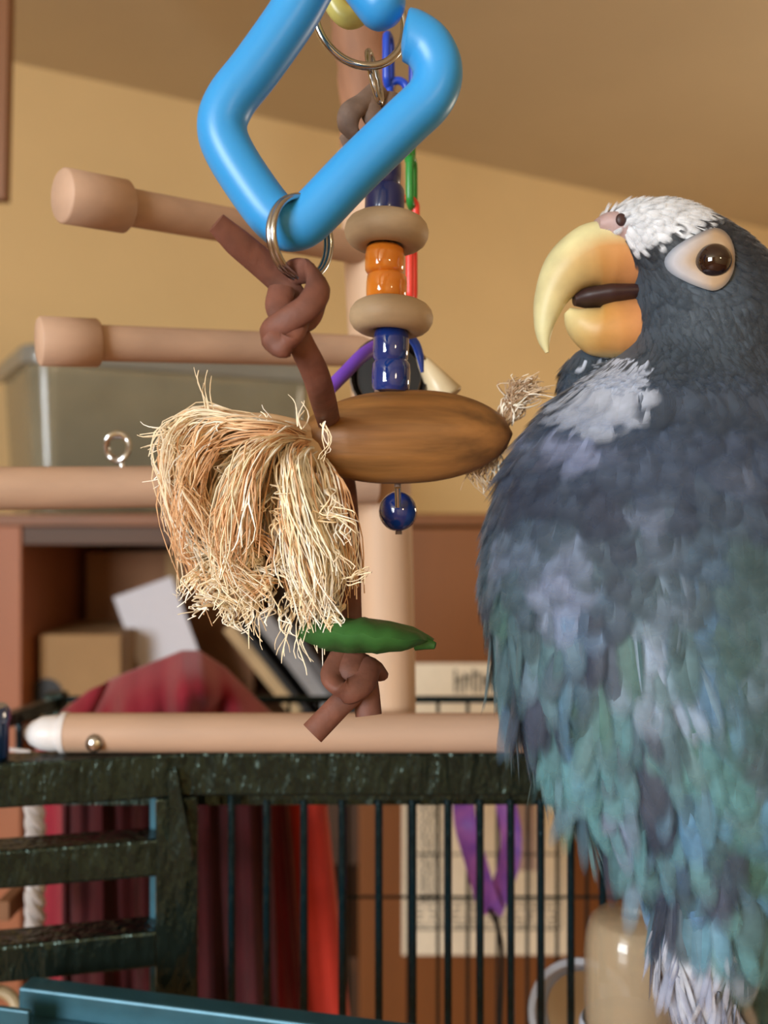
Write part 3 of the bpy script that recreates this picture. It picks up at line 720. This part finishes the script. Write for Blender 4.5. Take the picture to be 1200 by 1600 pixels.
for k in range(36):      # left lobe curling over and down
    a_ = r_.uniform(-32, 28); e_ = r_.uniform(-50, 50); q = r_.uniform(-0.016, 0.010); c_ = r_.uniform(0.55, 1.0)
    full = [(480, 690, 0.34), (410+a_, 668+a_*0.5, 0.33+q), (330+a_, 672+a_*0.8, 0.325+q), (286+a_*0.9, 735+r_.uniform(-20, 20), 0.318+q), (305+e_*0.6, 830+r_.uniform(-20, 20), 0.318+q), (352+e_, 905+r_.uniform(-25, 75), 0.322+q)]
    G(full if c_ > 0.66 else full[:5], 19, 0.0015, 0.0019)
for k in range(26):      # middle fall
    a_ = r_.uniform(-38, 34); e_ = r_.uniform(-55, 45); q = r_.uniform(-0.018, 0.008)
    G([(484, 695, 0.34), (430, 688+a_*0.4, 0.33+q), (385+a_, 745+r_.uniform(-20, 20), 0.32+q), (368+a_, 850+r_.uniform(-20, 20), 0.318+q), (395+e_, 925+r_.uniform(-30, 55), 0.32+q)], 19, 0.0015, 0.0019)
for k in range(24):      # right straight fall
    a_ = r_.uniform(-32, 38); e_ = r_.uniform(-45, 45); q = r_.uniform(-0.014, 0.008)
    G([(490, 702, 0.34), (455+a_*0.5, 715, 0.33+q), (468+a_, 800, 0.32+q), (490+a_, 900, 0.318+q), (490+e_, 985+r_.uniform(-40, 35), 0.318+q)], 20, 0.0014, 0.0011)
for k in range(7):
    G([(494, 705, 0.34), (505+k*3, 750, 0.325), (535+k*3, 850, 0.32), (556, 920+k*8, 0.32)], 8, 0.0012)
for k in range(26):      # short frizz at the lower left
    x_, y_ = r_.uniform(310, 425), r_.uniform(800, 960); b_ = r_.uniform(0, 6.3)
    G([(x_, y_, 0.316), (x_+16*math.cos(b_), y_+14*math.sin(b_), 0.311), (x_+26*math.cos(b_+0.9), y_+22*math.sin(b_+0.9)+10, 0.310), (x_+26*math.cos(b_+1.8), y_+22*math.sin(b_+1.8)+22, 0.312)], 7, 0.0009, 0.0012)
strands(g, 0, 0.00042, tn, 5, 'sisal_tassel', bt); g = []
for k in range(70):      # loose fluff over the whole tassel
    x_, y_ = r_.choice([(r_.uniform(255, 480), r_.uniform(655, 800)), (r_.uniform(300, 430), r_.uniform(800, 960)), (r_.uniform(430, 540), r_.uniform(720, 980))]); b_ = r_.uniform(0.5, 2.6)
    q = r_.uniform(25, 70)
    G([(x_, y_, 0.320), (x_+q*0.3*math.cos(b_)+r_.gauss(0, 6), y_+q*0.35*math.sin(b_), 0.312), (x_+q*0.6*math.cos(b_)+r_.gauss(0, 9), y_+q*0.7*math.sin(b_), 0.309), (x_+q*math.cos(b_), y_+q*math.sin(b_), 0.311)], 6, 0.0010, 0.0014)
strands(g, 0, 0.0004, tn[:2] + [tn[3]], 15, 'sisal_fluff', bt)
g = []                    # fly-away wisps
for pts in ([(335, 660), (330, 620), (322, 575)], [(470, 668), (462, 640), (448, 622)], [(505, 660), (512, 690), (497, 725)], [(280, 690), (245, 700), (222, 690)], [(285, 720), (250, 740), (225, 760)], [(300, 830), (285, 850), (290, 875)], [(310, 900), (290, 935), (275, 935)], [(375, 930), (385, 975), (405, 1010)], [(460, 950), (448, 1000), (448, 1030)], [(470, 950), (478, 1005), (482, 1046)], [(495, 950), (494, 1005), (500, 1030)], [(400, 930), (415, 975), (418, 1015)], [(425, 680), (415, 650), (418, 640)], [(260, 670), (240, 660), (215, 665)]):
    G([p + (0.318,) for p in pts], 5, 0.0014, 0.0012)
strands(g, 0, 0.00034, tn[:2] + [tn[3]], 9, 'loose_fibres', bt)
# frayed right end behind the bird
g = []; tn2 = [rgb(190, 165, 138), rgb(206, 184, 156), rgb(170, 140, 112)]
for k in range(10):
    G([(780, 665, 0.352), (800+r_.uniform(-10, 10), 640, 0.352), (815+r_.uniform(-20, 25), 612+r_.uniform(-14, 20), 0.352), (845+r_.uniform(-40, 25), 610+r_.uniform(-20, 30), 0.352)], 26, 0.0014, 0.0012)
for k in range(5):
    G([(775, 675, 0.352), (770, 705, 0.352), (758+r_.uniform(-15, 20), 735, 0.352), (752+r_.uniform(-15, 25), 770, 0.352)], 14, 0.0016, 0.0014)
strands(g, 0, 0.00036, tn2 + [tn[3]], 11, 'sisal_tassel', bt)
# soft cord core under each tassel
core = MB().tube(spline([P(500, 690, 0.345), P(420, 690, 0.334), P(350, 705, 0.330), P(320, 770, 0.330), P(335, 860, 0.331)], 6), lerpl([0.006, 0.010, 0.0115, 0.011, 0.005], 25), 14)
core.c = [rgb(224, 192, 152)]*len(core.v); core.build('rope_core', M_fibre, bt)
core = MB().tube(spline([P(500, 700, 0.343), P(455, 730, 0.333), P(450, 800, 0.331), P(470, 900, 0.332)], 6), lerpl([0.006, 0.009, 0.0095, 0.004], 19), 14)
core.c = [rgb(226, 196, 156)]*len(core.v); core.build('rope_core', M_fibre, bt)

# ------------------------------------------------------------------ bell and plastic strips behind the string
be = thing('metal_bell', 'small metal bell with dark mouth behind the cobalt beads', 'bell', P(612, 610, 0.395))
bc_ = P(608, 590, 0.405); bax = V((0, -1, 0.05)).normalized()
MB().lathe(bc_, bax, [(0.004, -0.012), (0.010, -0.009), (0.0145, 0.0), (0.0168, 0.006), (0.0160, 0.0065), (0.0135, 0.001)], 32).build('dome', M_steel_d, be)
MB().lathe(bc_ + bax*0.0015, bax, [(0.0132, 0), (0.0132, 0.001)], 28).build('mouth', M_black, be)
MB().tube([P(608, 560, 0.398), P(600, 520, 0.43), P(596, 470, 0.468), P(594, 450, 0.502)], 0.0009, 6).build('hanger_wire', M_steel_d, be)
cs = thing('cream_cone', 'cream plastic cone peeking out right of the cobalt beads', 'cone', P(690, 622, 0.40))
MB().lathe(P(700, 622, 0.40), V((-0.55, 0.1, 0.83)), [(0.0065, 0), (0.0072, 0.001), (0.0050, 0.010), (0.0030, 0.018), (0.0014, 0.022)], 24).build('shell', M_cream, cs)
MB().ring(P(683, 622, 0.394), V((1, 0, 0)), V((0, 0.3, 0.95)), 0.0022, 0.0006, 20, 6).build('eyelet', M_steel, cs)
pt = thing('purple_strip', 'purple plastic strip slanting out left of the cobalt beads', 'strip', P(525, 600, 0.37))
MB().tube(spline([P(516, 606, 0.366), P(540, 582, 0.37), P(568, 554, 0.376), P(600, 535, 0.386)], 5), 0.0029, 10, flat=0.7).build('band', M_purple, pt)
bs = thing('blue_strip', 'curved blue plastic strip hanging right of the cobalt beads', 'strip', P(655, 580, 0.37))
MB().tube(spline([P(632, 520, 0.372), P(648, 535, 0.371), P(656, 556, 0.37), P(660, 582, 0.37)], 5), lerpl([0.0022, 0.0022, 0.0018, 0.0007], 16), 8, flat=0.5).build('band', M_cblue, bs)

# small plastic chain hanging beside the post
def oval(cx, cy, hh, hw, d, edge, m, label):
    t = thing('mini_chain_link', label, 'chain link', P(cx, cy+hh, d), 'small plastic chain beside the bead string')
    e1 = V((0.25, 0.97, 0)) if edge else V((1, 0.15, 0)).normalized()
    pts = []
    n = 28; R_ = px(hw, d); H = px(hh, d)-R_
    for i in range(n):
        g_ = 2*math.pi*i/n
        pts.append(P(cx, cy, d) + e1*(R_*math.cos(g_)) + V((0, 0, R_*math.sin(g_) + (H if math.sin(g_) > 0 else -H))))
    MB().tube(pts, px(6.5, d), 8, closed=True).build('link', m, t)
oval(607, 96, 40, 14, 0.40, True, M_cblue, 'topmost small blue chain link inside the blue rhombus')
oval(622, 160, 34, 14, 0.40, False, M_cblue, 'small blue chain link half hidden by the rhombus arm')
oval(648, 110, 34, 14, 0.41, True, M_cblue, 'small blue chain link peeking past the rhombus right arm')
oval(640, 215, 40, 14, 0.40, True, M_cgreen, 'upper small green chain link below the blue rhombus')
oval(643, 285, 38, 14, 0.40, True, M_cgreen, 'lower small green chain link just above the red link')
oval(636, 350, 40, 14, 0.40, False, M_cred, 'upper small red chain link behind the upper wooden ring')
oval(643, 425, 46, 14, 0.40, True, M_cred, 'lower small red chain link beside the orange beads')

# ------------------------------------------------------------------ the parrot
DC = 0.345; SP = DC/F
def plane_pt(x, y, dd=0.0): p = P(x, y, DC); return V((p.x, DC+dd, p.z))    # picture plane through the bird's middle
par = thing('parrot', 'slate and teal parrot with white forehead and open yellow beak', 'parrot', plane_pt(1090, 1650))
levels = np.array([ # y, left, right, half depth (pixels at the bird's middle)
 (320, 1000, 1050, 25), (330, 955, 1082, 52), (345, 938, 1108, 72), (370, 935, 1150, 88), (400, 955, 1185, 98), (440, 982, 1212, 106),
 (490, 985, 1232, 110), (540, 978, 1248, 114), (575, 940, 1262, 124), (605, 895, 1280, 142), (650, 850, 1305, 168), (700, 812, 1330, 192),
 (780, 778, 1360, 218), (880, 760, 1385, 235), (1000, 772, 1395, 240), (1120, 812, 1390, 230), (1220, 880, 1370, 205), (1310, 960, 1340, 165),
 (1385, 1030, 1300, 122), (1430, 1075, 1250, 80), (1455, 1120, 1190, 30)], float)
def smooth_interp(y, col):
    ys = levels[:, 0]; v = levels[:, col]
    m = np.gradient(v, ys); i = int(np.clip(np.searchsorted(ys, y)-1, 0, len(ys)-2))
    h = ys[i+1]-ys[i]; t = (y-ys[i])/h
    return ((2*t**3-3*t**2+1)*v[i] + (t**3-2*t**2+t)*h*m[i] + (-2*t**3+3*t**2)*v[i+1] + (t**3-t**2)*h*m[i+1])
body = MB(); rings = []
yl_ = list(np.concatenate([np.linspace(320, 420, 14), np.linspace(432, 660, 18), np.linspace(680, 1478, 40)]))
for y in yl_:
    a, b, hd = (smooth_interp(y, k) for k in (1, 2, 3)); xc, hw = (a+b)/2, (b-a)/2
    z = P(600, y, DC).z
    rings.append([V(((xc-600)*SP + hw*SP*math.cos(g), DC - hd*SP*math.sin(g), z)) for g in [2*math.pi*k/48 for k in range(48)]])
loftrings([r[::-1] for r in rings][::-1], body, True, True)
body.sphere(plane_pt(928, 612, 0.010), 62*SP, sc=(0.75, 0.8, 1.25))                    # far shoulder showing under the beak
body.sphere(plane_pt(1300, 1010, -0.030), 100*SP, sc=(1.55, 0.75, 3.9))                 # folded near wing
for lx, ld in ((1078, -0.016), (1235, 0.014)):                                          # feathered thighs
    body.tube([plane_pt(lx+25, 1330, ld), plane_pt(lx+8, 1410, ld), plane_pt(lx-12, 1470, ld), plane_pt(lx, 1530, ld), plane_pt(lx+10, 1580, ld), plane_pt(lx+12, 1648, ld)],
              [90*SP, 80*SP, 66*SP, 46*SP, 22*SP, 17*SP], 20)
body.tube([plane_pt(1240, 1380, 0.02), plane_pt(1290, 1500, 0.025), plane_pt(1340, 1680, 0.03), plane_pt(1360, 1780, 0.03)], [100*SP, 85*SP, 70*SP, 40*SP], 16, flat=0.4)   # tail
tmp = body.build('tmp_body', M_fibre, origin=ORG[par])
rm = tmp.modifiers.new('r', 'REMESH'); rm.mode = 'VOXEL'; rm.voxel_size = 0.0016; rm.use_smooth_shade = True
sm = tmp.modifiers.new('s', 'SMOOTH'); sm.factor = 0.5; sm.iterations = 6
dg = bpy.context.evaluated_depsgraph_get()
bme = bpy.data.meshes.new_from_object(tmp.evaluated_get(dg)); bpy.data.objects.remove(tmp, do_unlink=True)
bme.name = 'body'
O = ORG[par]
wv = [v.co + O for v in bme.vertices]
bvh = BVHTree.FromPolygons(wv, [tuple(p.vertices) for p in bme.polygons])
CAMP = V((0, 0, EYE))
def hit(x, y):
    d_ = (P(x, y, 1.0)-CAMP).normalized()
    loc, nor, idx, dist = bvh.ray_cast(CAMP, d_)
    return (loc, nor) if loc is not None else (P(x, y, DC), V((0, -1, 0)))
def topx(p): return 600 + (p.x)/p.y*F, 800 - (p.z-EYE)/p.y*F

WHITE, SLATE, DARK = rgb(222, 226, 232), rgb(56, 68, 80), rgb(34, 38, 44)
BLUEG, TEAL, AQUA, GREEN, LAV, SKY = rgb(68, 82, 104), rgb(74, 102, 112), rgb(92, 144, 152), rgb(76, 118, 106), rgb(136, 148, 182), rgb(98, 146, 196)
def mixc(a, b, t): t = max(0, min(1, t)); return tuple(x*(1-t)+y*t for x, y in zip(a, b))
def ell(x, y, cx, cy, rx, ry): return ((x-cx)/rx)**2 + ((y-cy)/ry)**2
pr = random.Random(21)
from mathutils import noise as mnoise
def nz3(p, sc_, o_=0.0): return mnoise.noise(V((p.x*sc_+o_, p.y*sc_, p.z*sc_*0.55)))
def plumage(p, jit=0.0, r=pr):
    x, y = topx(p); x += r.gauss(0, 8*jit); y += r.gauss(0, 8*jit)
    if y < 640:
        c = mixc(DARK, SLATE, (y-360)/90)
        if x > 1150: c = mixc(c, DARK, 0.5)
        # white forehead between beak and a line rising to the crown
        edge = np.interp(x, [920, 960, 1000, 1040, 1075, 1100], [392, 384, 372, 362, 352, 338])
        if y < edge and x < 1098: c = WHITE
        if x > 918 - (y-590)*0.8 and ell(x+(y-595)*1.0, y, 955, 597, 58, 36) < 1: c = mixc(WHITE, rgb(140, 160, 195), 0.6)
        elif y > 560: c = mixc(c, BLUEG, (y-560)/80)
        return c
    if y > 1440 and x < 1160: return mixc(rgb(196, 200, 210), LAV, r.random()*0.8*jit)
    if y > 1460: return mixc(rgb(70, 74, 50), GREEN, r.random()*0.6)
    t = (y-640)/800
    c = mixc(BLUEG, TEAL, (y-700)/230)
    c = mixc(c, AQUA, (y-930)/200)
    n1, n2, n3 = nz3(p, 75), nz3(p, 75, 37.0), nz3(p, 75, 91.0)
    lo_ = max(0, min(1, (y-760)/200))
    c = mixc(c, SKY, max(0, n1-0.12)*2.2*lo_)
    c = mixc(c, GREEN, max(0, n2-0.05)*2.2*lo_)
    c = mixc(c, rgb(50, 60, 80), max(0, n3-0.02)*2.4)
    c = mixc(c, rgb(112, 126, 152), max(0, -n3-0.12)*2.4*(1-lo_))
    c = mixc(c, LAV, max(0, -n1-0.28)*2.0*lo_)
    if jit:
        k_ = r.uniform(0.86, 1.14); c = tuple(v_*k_ for v_ in c)
    x += 40*n2; y += 60*n1
    c = mixc(c, LAV, 0.7*(1.3-ell(x, y, 925, 640, 60, 34)))
    c = mixc(c, LAV, 0.65*(1.2-ell(x, y, 888, 890, 34, 95)))
    c = mixc(c, rgb(165, 185, 215), 0.7*(1.2-ell(x-(y-985)*0.35, y, 1030, 985, 30, 85)))
    return c
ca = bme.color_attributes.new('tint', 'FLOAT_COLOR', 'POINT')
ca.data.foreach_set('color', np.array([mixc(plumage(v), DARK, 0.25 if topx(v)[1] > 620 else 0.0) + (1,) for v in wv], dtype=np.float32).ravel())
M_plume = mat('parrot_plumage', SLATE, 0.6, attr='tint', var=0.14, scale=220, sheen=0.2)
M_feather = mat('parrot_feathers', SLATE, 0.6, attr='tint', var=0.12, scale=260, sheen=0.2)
_nt = M_feather.node_tree; _at = [n_ for n_ in _nt.nodes if n_.type == 'ATTRIBUTE'][0]
_nt.links.new(_at.outputs['Alpha'], _nt.nodes['Principled BSDF'].inputs['Alpha'])
bme.materials.clear(); bme.materials.append(M_plume)
bo = bpy.data.objects.new('body', bme); C.objects.link(bo); bo.parent = par; ORG[bo] = O

# face placement from rays onto the head
eye_l, eye_n = hit(1114, 410)
beak_c = lambda x, y, dd=0.0: plane_pt(x, y, dd)

def feather(mb, p, n, d, L_, W_, c0, c1, curl, roll, free=0.0):
    d0 = V(d).normalized(); d = (d0 - n*d0.dot(n)*(1-free)).normalized(); s_ = n.cross(d).normalized()
    s_ = (s_*math.cos(roll) + n*math.sin(roll)).normalized(); nn = d.cross(s_)
    if nn.dot(n) < 0: nn = -nn
    vs_ = []; cs_ = []
    prof = ((0.0, 0.40, 1.0), (0.28, 0.85, 1.0), (0.55, 1.0, 0.95), (0.78, 0.92, 0.7), (0.93, 0.66, 0.28), (1.03, 0.25, 0.0))
    for t, w_, al in prof:
        h = n*(0.0005 + L_*(0.07*t + curl*t*t))
        cc_ = mixc(c0, c1, t*1.1)
        for u_, ae in ((-1, 0.0), (-0.55, 0.85), (0, 1), (0.55, 0.85), (1, 0.0)):
            vs_.append(p + d*(L_*t) + s_*(u_*W_*0.5*w_) + h - nn*(W_*0.10*w_*u_*u_)); cs_.append(cc_ + (al*ae,))
    fs_ = []
    for i in range(5):
        for k in range(4): fs_.append((i*5+k, i*5+k+1, (i+1)*5+k+1, (i+1)*5+k))
    mb.add(vs_, fs_, cs_)
areas = np.array([p.area for p in bme.polygons]); cents = [p.center + O for p in bme.polygons]; nors = [p.normal.copy() for p in bme.polygons]
cum = np.cumsum(areas)/areas.sum()
parts = {'head_plumage': MB(), 'breast_plumage': MB(), 'belly_plumage': MB(), 'thigh_down': MB(), 'wing_coverts': MB()}
fr_ = random.Random(5)
NF = 7500
headidx = [i for i, c_ in enumerate(cents) if topx(c_)[1] < 610 and nors[i].y < 0.5]
for it in range(NF + 4500):
    i = int(np.searchsorted(cum, fr_.random())) if it < NF else headidx[fr_.randrange(len(headidx))]
    p = cents[i]; n = nors[i]
    if n.y > 0.45: 
        if fr_.random() < 0.6: continue
    x, y = topx(p)
    base = plumage(p, 1.0, fr_)
    if y < 600 and x < 1300:
        if y > 395 and x < 1000 and y < 560: continue          # under the beak
        if ell(x, y, 952, 364, 26, 20) < 1: continue
        if ell(x, y, 1096, 409, 49, 43) < 1: continue           # bare eye skin
        d = V((0.9, 0.25, -0.55)) if y < 470 else V((0.35, 0, -1))
        if y > 545 and x < 1040: d = V((-0.3, -0.1, -1))
        feather(parts['head_plumage'], p, n, d + V((fr_.gauss(0, .12), 0, fr_.gauss(0, .12))), fr_.uniform(0.005, 0.008), fr_.uniform(0.0030, 0.0046), base, base, 0.005, fr_.gauss(0, 0.10))
    elif y > 1425 and x < 1160:
        feather(parts['thigh_down'], p, n, V((fr_.gauss(0.05, .25), fr_.gauss(0, .2), -1)), fr_.uniform(0.012, 0.020), fr_.uniform(0.0022, 0.0036), mixc(base, SLATE, 0.7*fr_.random()), mixc(base, LAV, 0.7*fr_.random()), 0.03, fr_.gauss(0, 0.35))
    elif x > 1140 and y > 780:
        feather(parts['wing_coverts'], p, n, V((-0.1+fr_.gauss(0, .1), 0, -1)), fr_.uniform(0.018, 0.028), fr_.uniform(0.010, 0.015), mixc(base, DARK, 0.3), mixc(base, GREEN, 0.3), 0.02, fr_.gauss(0, 0.1))
    elif y > 930:
        if fr_.random() < 0.30: continue
        feather(parts['belly_plumage'], p, n, V((0.12+fr_.gauss(0, .20), fr_.gauss(0, .1), -1)), fr_.uniform(0.016, 0.030), fr_.uniform(0.006, 0.011), mixc(base, rgb(60, 72, 86), 0.4), base, fr_.uniform(0.0, 0.05), fr_.gauss(0, 0.25), 0.55 if n.z < -0.05 else 0.0)
    else:
        feather(parts['breast_plumage'], p, n, V((fr_.gauss(0, .14), 0, -1)), fr_.uniform(0.013, 0.022), fr_.uniform(0.010, 0.015), mixc(base, DARK, 0.15), base, fr_.uniform(0, 0.025), fr_.gauss(0, 0.12))
for k_, mb in parts.items():
    if mb.v:
        o = mb.build(k_, M_feather, par); o['kind'] = 'stuff'

# beak
def bk(lst, flat, name, cols, n=24, dd=0.0):
    sp = spline([plane_pt(x, y, dd) for x, y, r, fl in lst], 6); m = len(sp)
    mb = MB().tube(sp, [r*SP for r in lerpl([q[2] for q in lst], m)], n, flat=lerpl([q[3] for q in lst], m), up=V((0, 0, 1)) if False else None)
    return mb
M_beak = mat('beak_horn', rgb(220, 190, 110), 0.5, attr='tint', var=0.12, scale=90, sss=0.1)
def tube2d(lst, n=28, k=7, dd=0.0):        # tube in the picture plane with separate in-plane and depth radii
    sp = spline([V((x, y, 0)) for x, y, a, b in lst], k); m = len(sp); ra = lerpl([q[2] for q in lst], m); rb_ = lerpl([q[3] for q in lst], m)
    vs_ = []; fs_ = []; cs_ = []
    for i, p in enumerate(sp):
        t = (sp[min(i+1, m-1)]-sp[max(i-1, 0)]).normalized(); nrm_ = V((-t.y, t.x, 0))
        for j in range(n):
            g_ = 2*math.pi*j/n
            q = p + nrm_*(math.cos(g_)*ra[i]); w3 = plane_pt(q.x, q.y, dd) + V((0, -math.sin(g_)*rb_[i]*SP, 0))
            vs_.append(w3); cs_.append((i/(m-1), math.cos(g_)))
    for i in range(m-1):
        for j in range(n):
            l = (j+1) % n; fs_.append((i*n+j, (i+1)*n+j, (i+1)*n+l, i*n+l))
    fs_ += [tuple(range(n)), tuple((m-1)*n+j for j in range(n))[::-1]]
    return vs_, fs_, cs_
CRM, AMB, ORB = rgb(218, 212, 162), rgb(186, 142, 66), rgb(192, 130, 82)
vs_, fs_, cs_ = tube2d([(992, 402, 52, 50), (955, 398, 54, 53), (920, 402, 50, 50), (886, 424, 40, 42), (862, 462, 27, 30), (851, 502, 17, 20), (850, 530, 10, 12), (855, 551, 3, 4)])
col = []
for (t, c_) in cs_:
    # c_ is +1 / -1 across the outer ridge and the inner edge
    e_ = abs(c_) if True else 0
    a_ = mixc(ORB, AMB, t*2.2); a_ = mixc(a_, CRM, (t-0.25)*2.0)
    col.append(a_)
# lighter outer ridge: measured from the curve's convex side
ctr = plane_pt(950, 490)
for i, v_ in enumerate(vs_):
    r0 = (V((v_.x, 0, v_.z))-V((ctr.x, 0, ctr.z))).length/SP
    col[i] = mixc(col[i], CRM, (r0-92)/28)
MB().add(vs_, fs_, col).build('upper_beak', M_beak, par)
vs_, fs_, cs_ = tube2d([(996, 510, 44, 44), (960, 516, 45, 46), (930, 516, 38, 42), (903, 502, 24, 30), (886, 486, 7, 10)])
col = []
for (t, c_), v_ in zip(cs_, vs_):
    yv = topx(v_)[1]
    col.append(mixc(mixc(ORB, AMB, t*1.5), CRM, max((t-0.45)*1.5, (yv-545)/30)))
MB().add(vs_, fs_, col).build('lower_beak', M_beak, par)
M_mouth = mat('mouth_dark', rgb(52, 30, 30), 0.5, var=0.2)
vs_, fs_, cs_ = tube2d([(990, 459, 14, 34), (950, 462, 17, 38), (915, 466, 15, 28), (897, 470, 8, 14)])
MB().add(vs_, fs_).build('tongue', M_mouth, par)
M_cere = mat('cere_skin', rgb(176, 150, 148), 0.6, var=0.1, scale=150, sss=0.1)
vs_, fs_, cs_ = tube2d([(928, 362, 16, 46), (950, 362, 28, 60), (978, 376, 30, 66), (1000, 396, 24, 66)])
ce = MB().add(vs_, fs_).build('cere', M_cere, par)
MB().sphere(plane_pt(955, 362, -62*SP), 8*SP, 14, 10, (1, 0.6, 1.2)).build('nostril', M_mouth, ce)

# eye with bare skin ring, laid over the head surface
M_skin = mat('eye_skin', rgb(214, 200, 188), 0.6, attr='tint', var=0.06, scale=200)
def skin_patch(cx, cy, fn, rings_, lift):
    vs_ = []; fs_ = []; cs_ = []; n = 40
    for i, q in enumerate(rings_):
        for k in range(n):
            g_ = 2*math.pi*k/n; rx, ry, ox = fn(g_)
            x, y = cx + ox*q + rx*q*math.cos(g_), cy - ry*q*math.sin(g_)
            l, nr = hit(x, y)
            vs_.append(l + nr*lift(q)); cs_.append((q, g_))
    for i in range(len(rings_)-1):
        for k in range(n):
            m_ = (k+1) % n; fs_.append((i*n+k, (i+1)*n+k, (i+1)*n+m_, i*n+m_))
    return vs_, fs_, cs_
def shape(g_):
    left = max(0, -math.cos(g_))
    return 31 + 36*left, 45 - 5*left, 0
vs_, fs_, cs_ = skin_patch(1112, 409, shape, [0.05, 0.40, 0.55, 0.7, 0.85, 1.0, 1.06], lambda q: 0.0022 if q < 0.5 else 0.0030 - 0.0024*max(0, q-0.6))
col = [mixc(mixc(rgb(168, 142, 112), rgb(178, 184, 198), max(0, -math.cos(g_))*1.9*max(0, q-0.45)), SLATE, (q-0.86)*3.5) for q, g_ in cs_]
MB().add(vs_, fs_, col).build('eye_ring', M_skin, par)
M_eye = mat('dark_brown_eye', rgb(34, 16, 14), 0.04, var=0.2, coat=1.0)
MB().sphere(eye_l + eye_n*0.0008, 26*SP, 24, 16).build('eye', M_eye, par)

# shanks, feet and band
M_foot = mat('grey_foot_skin', rgb(120, 108, 108), 0.7, var=0.2, scale=200, bump=0.5, bscale=400, dist=0.0005)
PZ = 1700
for lx, ld in ((1090, -0.016), (1247, 0.014)):
    ft = MB().tube([plane_pt(lx, 1600, ld), plane_pt(lx, 1650, ld)], [16*SP, 15*SP], 14).build('foot', M_foot, par)
    for dx, dy in ((-16, -1), (16, -1), (-14, 1), (14, 1)):
        q = []
        for k in range(6):
            g_ = math.radians(90 - 38*k)
            c_ = plane_pt(lx + dx*(0.5+0.4*k), PZ, ld)
            q.append(c_ + V((0, dy*math.cos(g_)*56*SP, math.sin(g_)*56*SP)))
        MB().tube(q, lerpl([11*SP, 11*SP, 10*SP, 10*SP, 8*SP, 3*SP], 6), 10).build('toe', M_foot, ft)
M_band = mat('purple_band', rgb(140, 70, 170), 0.25, metal=0.4, var=0.2, scale=100)
MB().lathe(plane_pt(1092, 1604, -0.016), (0.05, 0, 1), [(20*SP, 0), (30*SP, 0.0002), (32*SP, 0.004), (30*SP, 0.0075), (20*SP, 0.008)], 28).build('leg_band', M_band, par)
# perch dowel under the bird, below the picture
pp = thing('parrot_perch', 'wooden dowel perch under the feet of the parrot', 'perch', plane_pt(1160, 1746))
MB().tube([plane_pt(930, PZ+2, -0.001), plane_pt(1760, PZ+2, -0.001)], 44*SP, 20).build('rod', M_beech, pp)
q = plane_pt(1740, PZ+2, -0.001)
MB().bar(q, V((XR+0.011, YF-0.012, q.z)), 0.012, 0.012).build('bracket', M_cage, pp, smooth=False)
